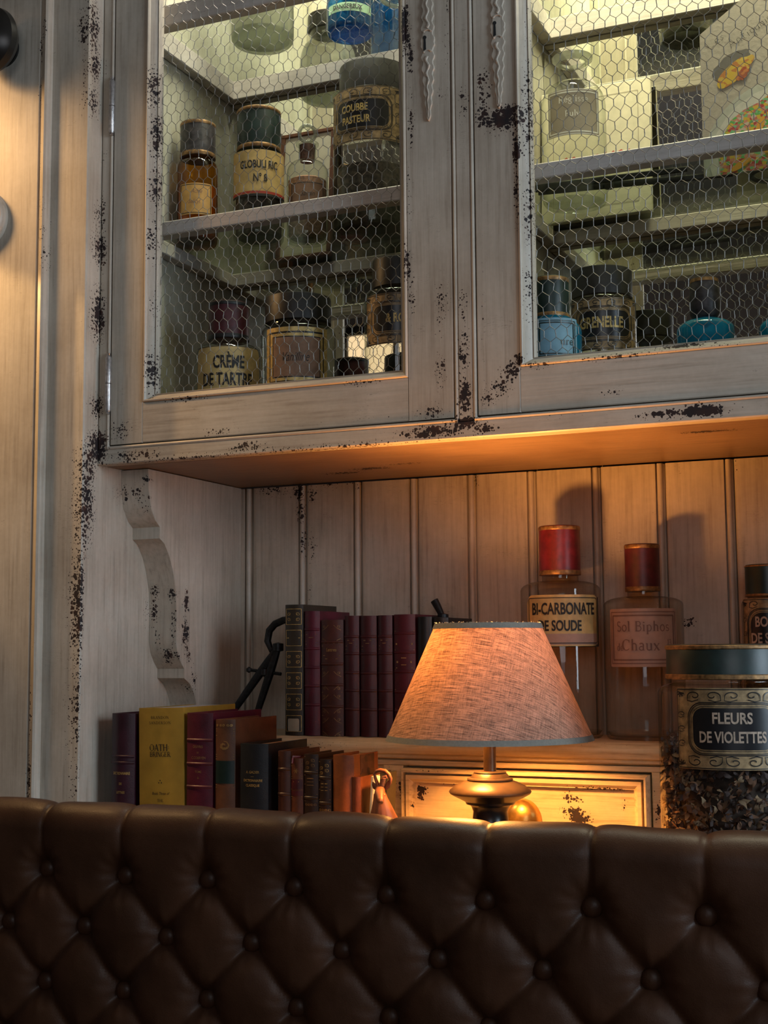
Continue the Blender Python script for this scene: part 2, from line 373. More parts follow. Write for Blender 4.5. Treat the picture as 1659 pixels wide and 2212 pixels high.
# lettering -----------------------------------------------------------------
_tc = {}
def text2d(s, h, xs=1.0, bold=0.0, shear=0.0):
    key = (s, bold, shear)
    if key not in _tc:
        c = bpy.data.curves.new('t', 'FONT'); c.body = s; c.size = 1; c.align_x = 'CENTER'; c.resolution_u = 3; c.offset = bold; c.shear = shear
        o = bpy.data.objects.new('t', c); col.objects.link(o); bpy.context.view_layer.update()
        me = bpy.data.meshes.new_from_object(o.evaluated_get(bpy.context.evaluated_depsgraph_get()))
        _tc[key] = ([tuple(v.co) for v in me.vertices], [tuple(p.vertices) for p in me.polygons])
        bpy.data.objects.remove(o); bpy.data.meshes.remove(me); bpy.data.curves.remove(c)
    V, F = _tc[key]; mb = MB(); k = h/.72
    return mb.add([(x*k*xs, 0, y*k) for x, y, z in V], F)
def lines(items):
    """items: (text, cap height, x-scale, bold, cx, baseline z)"""
    mb = MB()
    for it in items:
        s, h, xs, bd, cx, z = it[:6]; t = text2d(s, h, xs, bd, it[6] if len(it) > 6 else 0)
        mb.add([(x+cx, y, zz+z) for x, y, zz in t.v], t.f)
    return mb
# a small hand-drawn serif alphabet (unit cap height): strokes = ((points), width)
def _arc(cx, cy, rx, ry, a0, a1, n=12): return [(cx+rx*math.cos(math.radians(a0+(a1-a0)*i/n)), cy+ry*math.sin(math.radians(a0+(a1-a0)*i/n))) for i in range(n+1)]
TK, TN = .15, .065
def _s(x, y, w=.24): return ([(x-w/2, y), (x+w/2, y)], TN*.8)
SERIF = {
 'O': (.92, [(_arc(.46, .5, .39, .47, 20, 160), TN), (_arc(.46, .5, .39, .47, 160, 200+20), TK), (_arc(.46, .5, .39, .47, 200, 340), TN), (_arc(.46, .5, .39, .47, -40, 40), TK)]),
 'A': (.86, [([(.1, 0), (.43, 1)], TN), ([(.43, 1), (.76, 0)], TK), ([(.2, .33), (.66, .33)], TN), _s(.1, .02), _s(.76, .02)]),
 'T': (.78, [([(.39, 0), (.39, 1)], TK), ([(.02, .97), (.76, .97)], TN), ([(.03, 1), (.03, .8)], TN), ([(.75, 1), (.75, .8)], TN), _s(.39, .02)]),
 'H': (.92, [([(.16, 0), (.16, 1)], TK), ([(.76, 0), (.76, 1)], TK), ([(.16, .52), (.76, .52)], TN), _s(.16, .02), _s(.16, .98), _s(.76, .02), _s(.76, .98)]),
 'B': (.74, [([(.16, 0), (.16, 1)], TK), ([(.05, .97), (.4, .97)]+_arc(.4, .75, .2, .22, 90, -90, 8)+[(.16, .53)], TN*1.3), ([(.3, .53)]+_arc(.42, .27, .25, .25, 90, -90, 8)+[(.05, .02)], TN*1.4)]),
 'R': (.82, [([(.16, 0), (.16, 1)], TK), ([(.05, .97), (.4, .97)]+_arc(.4, .74, .22, .23, 90, -90, 8)+[(.16, .5)], TN*1.3), ([(.38, .5), (.8, -.06)], TK*.9), _s(.16, .02)]),
 'I': (.34, [([(.17, 0), (.17, 1)], TK), _s(.17, .02), _s(.17, .98)]),
 'N': (.92, [([(.14, 0), (.14, 1)], TN), ([(.14, 1), (.76, 0)], TK), ([(.76, 0), (.76, 1)], TN), _s(.14, .02), _s(.1, .98), _s(.76, .98)]),
 'G': (.86, [(_arc(.46, .5, .39, .47, 45, 130), TN), (_arc(.46, .5, .39, .47, 130, 235), TK), (_arc(.46, .5, .39, .47, 235, 320), TN), ([(.74, .05), (.74, .42)], TK*.9), _s(.7, .42, .3)]),
 'E': (.70, [([(.16, 0), (.16, 1)], TK), ([(.05, .97), (.62, .97), (.63, .8)], TN), ([(.05, .03), (.62, .03), (.66, .22)], TN), ([(.16, .52), (.5, .52)], TN)]),
 'D': (.88, [([(.16, 0), (.16, 1)], TK), ([(.05, .97), (.35, .97)]+_arc(.35, .5, .44, .47, 90, -90)+[(.05, .03)], TN*1.5)]),
 'S': (.60, [(_arc(.3, .75, .2, .22, 30, 250, 9)+_arc(.3, .26, .24, .24, 80, -150, 9), TN*1.7)]),
 'Y': (.8, [([(.05, 1), (.4, .5)], TK), ([(.76, 1), (.4, .5)], TN), ([(.4, .5), (.4, 0)], TK), _s(.4, .02)]),
 ':': (.25, [([(.12, .35), (.12, .45)], .08), ([(.12, .6), (.12, .7)], .08)]), ' ': (.4, []),
 'l': (.34, [([(.17, 0), (.17, 1.02)], TK), _s(.17, .02), _s(.1, 1, .14)]), 'i': (.34, [([(.17, 0), (.17, .64)], TK), _s(.17, .02), ([(.17, .8), (.17, .92)], TK), _s(.1, .63, .14)]),
 'o': (.62, [(_arc(.31, .32, .24, .31, 0, 360, 18), TN*1.6)]), 'e': (.56, [([(.06, .34), (.5, .34)]+_arc(.29, .32, .23, .3, 5, 320, 14), TN*1.5)]),
 'a': (.6, [(_arc(.26, .5, .18, .13, 160, 0, 7)+[(.44, 0)], TN*1.9), (_arc(.26, .18, .2, .17, 60, 340, 9), TN*1.4), _s(.5, .02, .14)]),
 'p': (.68, [([(.16, -.32), (.16, .62)], TK), (_arc(.34, .31, .23, .31, 150, -150, 12), TN*1.4), _s(.16, -.3)]),
 'h': (.72, [([(.16, 0), (.16, 1.02)], TK), (_arc(.34, .42, .2, .2, 150, 0, 8)+[(.54, 0)], TN*1.8), _s(.16, .02), _s(.54, .02)]),
 's': (.48, [(_arc(.24, .47, .15, .15, 30, 250, 8)+_arc(.24, .17, .17, .15, 80, -150, 8), TN*1.4)]),
 'd': (.68, [([(.5, 0), (.5, 1.02)], TK), (_arc(.3, .31, .22, .31, 30, 330, 12), TN*1.4), _s(.55, .02, .14)]),
 'u': (.7, [([(.14, .62), (.14, .2)]+_arc(.33, .2, .19, .18, 180, 320, 7), TN*1.7), ([(.54, .62), (.54, 0)], TK), _s(.1, .61, .16), _s(.5, .61, .16), _s(.58, .02, .14)]),
 'x': (.64, [([(.08, .62), (.54, 0)], TK), ([(.54, .62), (.08, 0)], TN), _s(.1, .61, .18), _s(.52, .61, .18), _s(.1, .02, .18), _s(.54, .02, .18)]),
 'g': (.6, [(_arc(.28, .42, .2, .2, 0, 360, 14), TN*1.4), ([(.18, .22), (.12, .12), (.45, .04)]+_arc(.3, -.14, .22, .15, 40, -220, 10), TN*1.3)]),
 'r': (.5, [([(.16, 0), (.16, .62)], TK), (_arc(.33, .42, .16, .18, 160, 40, 5), TN*2), _s(.16, .02), _s(.1, .61, .14)]),
 'C': (.86, [(_arc(.46, .5, .39, .47, 45, 130), TN), (_arc(.46, .5, .39, .47, 130, 235), TK), (_arc(.46, .5, .39, .47, 235, 315), TN), ([(.75, .7), (.75, .95)], TN)]),
 'P': (.74, [([(.16, 0), (.16, 1)], TK), ([(.05, .97), (.4, .97)]+_arc(.4, .72, .22, .25, 90, -90, 8)+[(.16, .47)], TN*1.3), _s(.16, .02)]),
 'v': (.62, [([(.06, .62), (.3, 0)], TK), ([(.3, 0), (.54, .62)], TN), _s(.08, .61, .18), _s(.54, .61, .18)]),
 '.': (.3, [([(.1, .02), (.1, .12)], .11)]),
 'k': (.68, [([(.16, 0), (.16, 1.02)], TK), ([(.5, .62), (.2, .3)], TN), ([(.26, .36), (.58, 0)], TK), _s(.16, .02)]),
 'f': (.44, [([(.18, 0), (.18, .8)]+_arc(.32, .8, .14, .18, 180, 40, 6), TN*1.7), _s(.2, .61, .3), _s(.18, .02)]),
 '3': (.6, [(_arc(.28, .74, .2, .22, 150, -80, 9)+_arc(.28, .27, .24, .25, 80, -150, 9), TN*1.5)]),
 '1': (.4, [([(.05, .8), (.2, 1), (.2, 0)], TN*1.6), _s(.2, .02)]), '-': (.4, [([(.05, .35), (.35, .35)], TN)]), 'é': (.56, [([(.06, .34), (.5, .34)]+_arc(.29, .32, .23, .3, 5, 320, 14), TN*1.5), ([(.25, .75), (.42, .92)], TN)]),
 'V': (.86, [([(.1, 1), (.43, 0)], TK), ([(.43, 0), (.76, 1)], TN), _s(.1, .98), _s(.76, .98)]), 'L': (.66, [([(.16, 0), (.16, 1)], TK), ([(.05, .03), (.6, .03), (.64, .22)], TN), _s(.16, .98)]),
 't': (.42, [([(.18, .85), (.18, .12), (.24, .03), (.38, .06)], TN*1.7), _s(.2, .61, .3)]), 'U': (.86, [([(.16, 1), (.16, .3)]+_arc(.44, .3, .28, .28, 180, 360, 8)+[(.72, 1)], TN*1.6), _s(.16, .98), _s(.72, .98, .18)]),
}
def serif(s, h, cx, z, xs=1.0, gap=.06, mb=None):
    mb = mb or MB(); tot = sum(SERIF[c][0]+gap for c in s)-gap; x = cx-tot*h*xs/2
    for ch in s:
        wd, st = SERIF[ch]
        for pts, wt in st: mb.strip([(x+p[0]*h*xs, z+p[1]*h) for p in pts], wt*h)
        x += (wd+gap)*h*xs
    return mb

# ------------------------------------------------------------------ key places read off the photograph
XL, ZB = -1.0756, 1.4004                 # left side wall, underside of the cabinet
YF, YB, YM = 0.0, .31, .30               # cabinet face, plank wall, cabinet mirror
YP = -.0305                              # face of the left pilaster
XR = -.02                                # right end of the cabinet
ZT = 2.46
ZC = .84                                 # counter
F0 = dict(Y=0); P0 = dict(Y=YP); S0 = dict(X=XL)
wear(F0, [(330, 190, 14, 55, .8), (334, 290, 12, 60, .95), (332, 400, 13, 50, .8), (326, 520, 12, 60, .6), (330, 660, 12, 60, .4), (326, 800, 14, 55, .8),
 (228, 340, 6, 22, 1.1), (222, 470, 6, 50, .8), (222, 540, 8, 45, 1.2), (216, 680, 9, 60, 1.0), (215, 880, 8, 30, .8), (216, 965, 16, 34, 1.5), (262, 930, 30, 22, .6), (290, 985, 60, 14, .75),
 (400, 862, 60, 8, .5), (500, 855, 40, 5, .35), (470, 935, 50, 10, .5), (535, 968, 38, 10, 1.0), (400, 990, 200, 3, .6), (780, 828, 40, 7, .7), (700, 968, 300, 3, .6),
 (874, 60, 9, 60, 1.1), (886, 120, 5, 60, .9), (886, 260, 5, 70, .8), (884, 420, 6, 120, .5), (878, 570, 9, 50, .75), (888, 640, 7, 60, .7),
 (965, 20, 7, 30, .5), (962, 100, 12, 60, .3), (955, 200, 14, 25, .4), (955, 650, 14, 45, .55), (950, 700, 12, 40, .4), (952, 800, 12, 45, .55), (930, 890, 30, 16, .6),
 (1002, 220, 9, 45, .75), (1000, 660, 10, 50, .6), (1000, 760, 12, 60, .75), (1003, 860, 12, 40, 1.3), (1005, 912, 28, 14, 1.2),
 (935, 930, 65, 12, 1.2), (1045, 925, 26, 12, 1.1), (1200, 900, 70, 4, .5), (1515, 886, 50, 12, 1.6), (1440, 898, 60, 7, 1.0), (1590, 872, 60, 5, .6),
 (1045, 190, 16, 45, .75), (1090, 255, 42, 26, 1.35), (1045, 250, 16, 30, 1.0), (1117, 320, 7, 40, 1.4), (1118, 420, 5, 70, .8), (1132, 190, 9, 60, .5), (1140, 60, 11, 70, .4), (1142, 250, 12, 130, .8), (1142, 450, 12, 110, .65), (1140, 620, 12, 90, .5),
 (1120, 776, 10, 12, 1.5), (1105, 800, 24, 20, .85), (1082, 835, 24, 22, .7), (1054, 862, 18, 14, .75), (1160, 788, 30, 8, .7), (1320, 848, 20, 7, .7), (1470, 745, 60, 6, 1.1), (1330, 770, 90, 6, .7), (1560, 745, 60, 5, .5),
 (1040, 700, 4, 200, .35), (1300, 868, 160, 3, .4), (800, 905, 200, 3, .3)])
wear(P0, [(180, 60, 11, 30, .85), (180, 80, 9, 14, 1.1), (184, 150, 8, 70, .5), (108, 62, 6, 26, 1.0), (99, 110, 4, 40, .7), (97, 210, 4, 50, .6), (97, 400, 4, 150, .35), (103, 500, 5, 70, .6), (103, 560, 6, 50, .6), (92, 800, 5, 90, .4), (88, 1000, 5, 90, .4), (82, 1380, 4, 80, .85), (77, 1540, 5, 80, .95), (73, 1680, 6, 70, 1.1), (180, 1010, 5, 50, .5), (175, 1100, 5, 90, .35)])
wear(S0, [(203, 60, 10, 60, .8), (206, 140, 10, 40, .8), (202, 220, 10, 40, .65), (190, 1010, 12, 60, .85), (188, 1090, 12, 70, .85), (183, 1150, 12, 60, .6), (176, 1300, 2.5, 140, .9), (170, 1520, 2.5, 140, 1.0), (166, 1680, 3, 70, 1.1)])
wear(dict(Y=.05), [(290, 1065, 16, 20, .7), (262, 1070, 6, 25, .9), (310, 1035, 8, 8, 1.1), (300, 1095, 14, 16, .7), (312, 1075, 5, 12, .8)])
wear(dict(Y=.127), [(335, 1275, 9, 10, 1.1), (332, 1320, 12, 45, .65), (372, 1285, 9, 12, 1.2), (374, 1350, 7, 50, .6), (338, 1375, 10, 30, .5), (362, 1415, 22, 14, .9), (350, 1430, 12, 8, .9)])
wear(dict(X=-1.0315), [(402, 1300, 5, 28, 1.2), (400, 1370, 7, 40, 1.0), (406, 1420, 6, 20, .7), (418, 1470, 9, 30, .6)])
wear(dict(Y=YB), [(595, 1057, 38, 8, .85), (645, 1063, 9, 12, 1.6), (650, 1100, 10, 35, .7), (676, 1070, 7, 14, .9), (655, 1170, 9, 40, .6), (676, 1180, 6, 40, .6), (668, 1270, 7, 50, .35), (715, 1048, 30, 6, .7), (757, 1046, 6, 6, 1.1), (775, 1050, 7, 8, .5), (1490, 1345, 10, 10, 1.0), (1500, 1370, 5, 8, .5), (1027, 1035, 4, 20, .9), (1592, 1000, 4, 30, .6)])
wear(dict(Z=ZB), [(740, 1022, 40, 4, .9), (800, 1012, 45, 4, .9), (870, 1002, 50, 2, .8), (1530, 932, 60, 3, 1.1), (640, 1046, 80, 2, .6)])
YD = .158
wear(dict(Y=YD), [(911, 1706, 8, 9, 1.8), (907, 1724, 4, 4, 1.4), (1228, 1722, 9, 6, 1.7), (1249, 1724, 6, 6, 1.5), (1240, 1755, 20, 14, 1.2), (1252, 1768, 18, 13, 1.6), (1421, 1745, 8, 12, 1.0), (1420, 1765, 7, 10, .9), (862, 1692, 6, 8, 1.5), (862, 1708, 6, 9, 1.5), (864, 1722, 5, 5, 1.3), (838, 1668, 9, 5, 1.3), (1300, 1703, 70, 3, .7), (1020, 1695, 100, 2, .55), (893, 1740, 4, 16, .8), (1352, 1740, 4, 20, .8), (930, 1663, 40, 3, .5), (1290, 1690, 60, 4, .35), (1410, 1708, 12, 16, .35), (700, 1610, 60, 6, .5), (1250, 1605, 100, 4, .4)])

# ------------------------------------------------------------------ the room
struct('floor', MB().box(-4, 2.6, -4.5, .6, -.05, 0), M['floor'])
struct('ceiling', MB().box(-4, 2.6, -4.5, .6, 3.3, 3.35), M['ceiling'])
wb = struct('wall_back', MB().box(-4, 2.6, YB+.012, .6, 0, 3.3), M['plaster'])
struct('wall_front', MB().box(-4, 2.6, -4.6, -4.5, 0, 3.3), M['plaster'])
struct('wall_right', MB().box(2.6, 2.7, -4.5, .6, 0, 3.3), M['plaster'])
struct('wall_left', MB().box(-4.1, -4, -4.5, .6, 0, 3.3), M['plaster'])
def window(name, x0, x1, y0, y1, z0, z1, mat, nx):
    f = MB(); hor = (x1-x0) > (y1-y0)
    a0, a1 = (x0, x1) if hor else (y0, y1)
    def bx(p0, p1, q0, q1, g=0):
        if hor: f.box(p0, p1, y0-g, y1+g, q0, q1)
        else: f.box(x0-g, x1+g, p0, p1, q0, q1)
    bx(a0, a1, z0, z0+.05); bx(a0, a1, z1-.05, z1); bx(a0, a0+.05, z0, z1); bx(a1-.05, a1, z0, z1)
    for i in range(1, nx): t = a0+(a1-a0)*i/nx; bx(t-.015, t+.015, z0+.05, z1-.05)
    bx(a0+.05, a1-.05, (z0+z1)/2-.015, (z0+z1)/2+.015)
    o = struct(name, f, M['lamp_black'])
    g = MB()
    if hor: g.box(a0+.05, a1-.05, (y0+y1)/2-.004, (y0+y1)/2+.004, z0+.05, z1-.05)
    else: g.box((x0+x1)/2-.004, (x0+x1)/2+.004, a0+.05, a1-.05, z0+.05, z1-.05)
    obj('pane', g, mat, o)
window('window_1', -3.4, -2.5, -4.5, -4.46, 1.9, 2.9, M['window_warm'], 3)
window('window_2', 2.56, 2.6, -1.8, -.2, .9, 2.5, M['window_day'], 3)
window('window_3', .1, 1.7, -4.5, -4.46, 1.2, 2.8, M['window_day'], 3)

# plank wall (beaded boards)
gx = [-1.105, -1.0128, -.9212, -.8305, -.7410, -.6520, -.5627, -.4707, -.3822, -.2915, -.2010, -.1105, -.02]
for i in range(len(gx)-1):
    a, b = gx[i]+.0006, gx[i+1]-.0006; y = YB
    prof = [(a, y+.004), (a+.0015, y+.001), (a+.003, y)]
    prof += [(b-.0118, y), (b-.0112, y+.0055), (b-.0104, y+.0055)]
    prof += [(b-.006+.0042*math.cos(t), y+.0035-.0052*math.sin(t)) for t in np.linspace(PI, 0, 7)]
    prof += [(b-.001, y+.004), (b, y+.006), (b, y+.012), (a, y+.012)]
    obj('plank', MB().sweep(dens(prof, .006), 'z', .84, ZB-.002, .007), M['paint_v'], wb, wr=True)

# left pilaster: a proud flat, a step, a flat up to the corner, the side wall behind it
t1 = struct('trim_1', MB().sweep(dens([(-1.40, YP), (XL-.002, YP), (XL, YP+.002), (XL, YB+.012), (-1.40, YB+.012)], .006), 'z', 0, 2.9, .008), M['paint_v'],
    'cream pilaster beside the wall cabinet with rubbed edges', wr=True)
xs_ = -1.1365
prof = [(-1.40, YP), (-1.40, YP-.010), (xs_-.0150, YP-.010), (xs_-.0140, YP-.0075), (xs_-.0118, YP-.0075), (xs_-.0108, YP-.0100), (xs_-.004, YP-.0125), (xs_-.001, YP-.011), (xs_, YP-.008), (xs_, YP)]
obj('moulding', MB().sweep(dens(prof, .006), 'z', 0, 2.9, .008), M['paint_v'], t1, wr=True)
struct('trim_2', MB().sweep(dens([(XR+.002, YP), (XR+.3, YP), (XR+.3, YB+.012), (XR+.002, YB+.012)], .03), 'z', 0, 2.9, .05), M['paint_v'], 'cream pilaster at the right end of the cabinet', wr=True)

# ------------------------------------------------------------------ wall cabinet
cab = thing('wall_cabinet', 'distressed cream wall cabinet with chicken wire doors and lit glass shelves', 'cabinet', ((XL+XR)/2, .15, ZB))
DOORS = [(-1.0560, -.5650, px(346, 600, Y=.013)[0], px(868, 600, Y=.013)[0]), (-.5350, -.0440, px(1157, 600, Y=.013)[0], -.115)]
zd0 = 1.4262; zo = px(600, 826, Y=.012)[2]
# face frame
g_ = .0012
def frame_part(name, x0, x1, z0, z1, axis): return obj(name, MB().bar(x0, x1, 0, .02, z0, z1, axis, .0015), M['paint_h' if axis == 'x' else 'paint_v'], cab, wr=True)
frame_part('face_rail', XL+.0005, XR, ZB, zd0-g_-.004, 'x')
frame_part('face_stile', XL+.0005, DOORS[0][0]-g_-.0035, zd0-.005, 2.42, 'z')
frame_part('face_stile', DOORS[0][1]+g_+.0045, DOORS[1][0]-g_-.0045, zd0-.005, 2.42, 'z')
frame_part('face_stile', DOORS[1][1]+g_+.0035, XR, zd0-.005, 2.42, 'z')
frame_part('face_rail', XL, XR, 2.42, ZT, 'x')
def bead(axis, a, b, c1, c2, r=.0024):
    """round bead with a quirk, standing on the frame edge"""
    pts = [(c1+r*math.cos(t), c2+r*math.sin(t)) for t in np.linspace(0, 2*PI, 9)[:-1]]
    return obj('bead', MB().sweep(pts, axis, a, b, .01), M['paint_v' if axis == 'z' else 'paint_h'], cab, wr=True)
for x0, x1, _, _ in DOORS:
    bead('z', zd0-.004, 2.42, x0-g_-.0022, .0012); bead('z', zd0-.004, 2.42, x1+g_+.0022, .0012)
    bead('x', x0-.004, x1+.004, .0012, zd0-g_-.0026)
obj('frame_backing', MB().box(XL+.001, DOORS[0][0]+.012, .020, .030, ZB+.01, ZT).box(DOORS[0][1]-.012, DOORS[1][0]+.012, .020, .030, ZB+.01, ZT)
    .box(DOORS[1][1]-.012, XR, .020, .030, ZB+.01, ZT).box(XL+.001, XR, .020, .030, ZB+.01, zd0+.012), M['paint_in'], cab, smooth=None)
# carcass
b_ = MB().bar(XL+.0005, XR, .021, YB-.001, ZB, ZB+.018, 'x', .0012, .008, .008)
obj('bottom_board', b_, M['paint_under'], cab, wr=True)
obj('top_board', MB().box(XL, XR, .02, YB, 2.44, ZT), M['paint_in'], cab)
obj('side_board', MB().box(XL+.0005, -1.0495, .031, YB-.001, ZB+.019, 2.44), M['paint_in'], cab)
obj('side_board', MB().box(-.556, -.536, .031, YB-.001, ZB+.019, 2.44), M['paint_in'], cab)
obj('side_board', MB().box(XR-.02, XR, .031, YB-.001, ZB+.019, 2.44), M['paint_in'], cab)
bays = [(-1.0495, -.556), (-.536, XR-.02)]
for x0, x1 in bays: obj('mirror_back', MB().box(x0+.0005, x1-.0005, YM, YM+.005, ZB+.019, 2.44), M['mirror'], cab, smooth=None)
# framed glass shelves
for x0, x1 in bays:
    for zt, th in ((1.7345, .019), (2.043, .030)):
        s = obj('shelf', MB().bar(x0+.001, x1-.001, .034, .056, zt-th, zt, 'x').bar(x0+.001, x1-.001, YM-.018, YM-.001, zt-th-.006, zt-.006, 'x')
            .bar(x0+.001, x0+.018, .057, YM-.019, zt-th-.006, zt-.006, 'y').bar(x1-.018, x1-.001, .057, YM-.019, zt-th-.006, zt-.006, 'y'), M['shelf'], cab)
        obj('shelf_glass', MB().box(x0+.003, x1-.003, .057, YM-.003, zt-.0055, zt-.0005), M['glass_shelf'], s, smooth=None)
# doors
def escutcheon(cx, cz, up_, down):
    pts = []; n = 60
    for i in range(n+1):
        t = i/n; z = cz+up_-(up_+down)*t; e = z-cz
        k = abs(e)/(up_ if e > 0 else down)
        hw = (.0062*(1-k)**.8+.0016)*(1+.22*math.sin(abs(e)*420))+.0012*math.sin(k*PI)
        if k > .985: hw = .0005
        pts.append((hw, z))
    return [(cx+h, z) for h, z in pts]+[(cx-h, z) for h, z in pts[::-1]]
def hexmesh(x0, x1, z0, z1, y, seed):
    r = np.random.default_rng(seed); Wd, P = .01366, .01390; vs = .0082; mb = MB()
    nx = int((x1-x0)/Wd)+2; nz = int((z1-z0)/P)+2; jit = {}
    def J(i, j, e, x, z):
        k = (i, j, e)
        if k not in jit: jit[k] = (x+r.normal(0, .00035)+.0016*math.sin(z*23+seed), y+r.normal(0, .0004), z+r.normal(0, .0004)+.0012*math.sin(x*31))
        return jit[k]
    def seg(a, b, w):
        a = np.array(a); b = np.array(b)
        if min(a[0], b[0]) < x0-.001 or max(a[0], b[0]) > x1+.001 or min(a[2], b[2]) < z0-.001 or max(a[2], b[2]) > z1+.001: return
        t = b-a; t /= np.linalg.norm(t); q = np.cross(t, (0, 1, 0)); q /= np.linalg.norm(q); u = np.array((0, 1., 0)); V = []
        for p in (a-t*w*.3, b+t*w*.3): V += [p+q*w/2, p+u*w/2, p-q*w/2, p-u*w/2]
        mb.add(V, [(0, 1, 5, 4), (1, 2, 6, 5), (2, 3, 7, 6), (3, 0, 4, 7), (0, 3, 2, 1), (4, 5, 6, 7)])
    for j in range(nz):
        for i in range(nx):
            x = x0+(i+(.5 if j % 2 else 0))*Wd; z = z0+j*P
            lo = J(i, j, 0, x, z); hi = J(i, j, 1, x, z+vs); seg(lo, ((lo[0]+hi[0])/2+r.normal(0, .0002), lo[1], (lo[2]+hi[2])/2), .00105); seg(((lo[0]+hi[0])/2, hi[1], (lo[2]+hi[2])/2), hi, .00105)
            for s_ in (-1, 1):                     # up to the two neighbours of the next row
                ii = i+(0 if s_ == -1 else 1)-(0 if j % 2 else 1)
                xx = x0+(ii+(.5 if (j+1) % 2 else 0))*Wd; seg(hi, J(ii, j+1, 0, xx, z+P), .00072)
    return mb
for di, (x0, x1, o0, o1) in enumerate(DOORS):
    mw = .0165
    d = obj('door', MB().bar(x0, o0-mw, 0, .020, zd0, 2.418, 'z', .0012), M['paint_v'], cab, wr=True)     # hinge or lock stile
    obj('stile', MB().bar(o1+mw*.75, x1, 0, .020, zd0, 2.418, 'z', .0012), M['paint_v'], d, wr=True)
    obj('rail', MB().bar(o0-mw, o1+mw*.75, .0001, .0199, zd0, zo-.012, 'x', .0012), M['paint_h'], d, wr=True)
    obj('rail', MB().bar(o0-mw, o1+mw*.75, .0001, .0199, 2.36, 2.418, 'x', .0012), M['paint_h'], d, wr=True)
    # mitred moulding round the opening; u = distance from the opening inwards to the frame
    def mprof(w_): return [(w_, .0001), (w_*.93, -.0022), (w_*.82, -.0026), (w_*.72, -.0012), (w_*.68, .0012), (w_*.4, .0042), (w_*.18, .0078), (w_*.1, .0065), (0, .0105), (0, .017), (w_, .0175)]
    p = dens([(o0-u, v) for u, v in mprof(mw)], .004); k = .012/mw
    obj('moulding', MB().sweep(p, 'z', zo, 2.36, .006, ma=lambda q: -(o0-q[0])*k), M['paint_v'], d, wr=True)
    mr = mw*.75; p = dens([(o1+u, v) for u, v in mprof(mr)], .004)
    obj('moulding', MB().sweep(p, 'z', zo, 2.36, .006, ma=lambda q: -(q[0]-o1)*.012/mr), M['paint_v'], d, wr=True)
    p = dens([(v, zo-u) for u, v in mprof(.012)], .004)
    obj('moulding', MB().sweep(p, 'x', o0, o1, .006, ma=lambda q: -(zo-q[1])/k, mb=lambda q: (zo-q[1])*mr/.012), M['paint_h'], d, wr=True)
    obj('wire_mesh', hexmesh(o0-.004, o1+.004, zo-.004, 2.36, .0135, 5+di), M['wire'], d, smooth=None, kind='stuff', recalc=False)
    if di == 0: kx, ky = px(925, 93, Y=0)[[0, 2]]
    else: kx, ky = px(1076, 62, Y=0)[[0, 2]]
    e = obj('escutcheon', MB().poly(escutcheon(kx, ky, .105, .10), -.0028, .0006), M['paint_v'], d, wr=True, smooth=None)
    bv = e.modifiers.new('b', 'BEVEL'); bv.width = .0011; bv.segments = 2; bv.limit_method = 'ANGLE'
    rl = MB()
    for s_ in (-1, 1):
        pts = [(kx+.0022*s_*math.sin(i*1.1)*(1-i/26), -.0030, ky+s_*(.018+i*.0031)) for i in range(26)]
        rl.tube(pts, [.0016*(1-i/34)+.0003*math.sin(i*1.9) for i in range(26)], 6)
        rl.tube([(kx+.0048*math.cos(t)*(-1), -.003, ky+s_*.013+.003*math.sin(t)) for t in np.linspace(0, PI, 8)], .0011, 6)
    obj('scrollwork', rl, M['paint_v'], e, wr=True)
    kh = [(kx-.0035+.0024*math.cos(t), ky+.0065+.0024*math.sin(t)) for t in np.linspace(-1.0, PI+1.0, 12)]+[(kx-.0052, ky-.010), (kx-.0018, ky-.010)]
    obj('keyhole', MB().poly(kh, -.0034, -.0027), M['gap'], e, smooth=None)
    if di == 0:
        for yA, yB, xx in ((172, 288, 241), (768, 890, 236)):
            a = px(xx, yA, Y=-.002); b = px(xx, yB, Y=-.002); hx = x0-.0022
            h = obj('hinge', MB().lathe([(0, b[2]), (.0030, b[2]), (.0042, b[2]+.003), (.0042, (a[2]+b[2])/2-.0006), (.0030, (a[2]+b[2])/2), (.0042, (a[2]+b[2])/2+.0006), (.0042, a[2]-.003), (.0024, a[2]), (0, a[2])], 14, hx, -.0022), M['steel'], d)
            for q in (a[2], b[2]): obj('finial', MB().lathe([(0, q-.004), (.003, q-.0025), (.0018, q), (.003, q+.0025), (0, q+.004)], 10, hx, -.0022), M['steel'], h)
    else:
        for zq in (1.51, 1.90):
            obj('hinge', MB().lathe([(0, zq), (.0034, zq+.001), (.0034, zq+.075), (0, zq+.076)], 14, x1+.0022, -.0022), M['steel'], d)
# scrolled bracket under the left end
prf = [(.055, ZB-.001), (.0565, 1.372), (.062, 1.347), (.073, 1.331), (.085, 1.3225), (.085, 1.3065), (.097, 1.300), (.110, 1.283), (.1195, 1.262), (.1265, 1.235), (.1285, 1.205), (.128, 1.165), (.132, 1.150), (.140, 1.138), (.150, 1.1275), (.150, 1.1145), (.166, 1.106), (.177, 1.092), (.184, 1.075), (.187, 1.045), (.187, .842), (YB-.0005, .842), (YB-.0005, ZB-.001)]
def _b(p): return (p[0], p[1])
corb = MB().sweep(dens([_b(p) for p in prf], .006), 'x', XL+.0003, -1.0315, .005)
fr_c = []; ncol = 30
for q0, q1 in zip(prf[:-3], prf[1:-2]):
    n_ = max(1, int(math.dist(q0, q1)/.006)); fr_c += [(q0[0]+(q1[0]-q0[0])*k_/n_, q0[1]+(q1[1]-q0[1])*k_/n_) for k_ in range(n_)]
Vg = [(-1.0312, q[0]+.0006+(YB-.001-q[0])*k_/ncol, min(q[1], ZB-.0012)) for q in fr_c for k_ in range(ncol+1)]
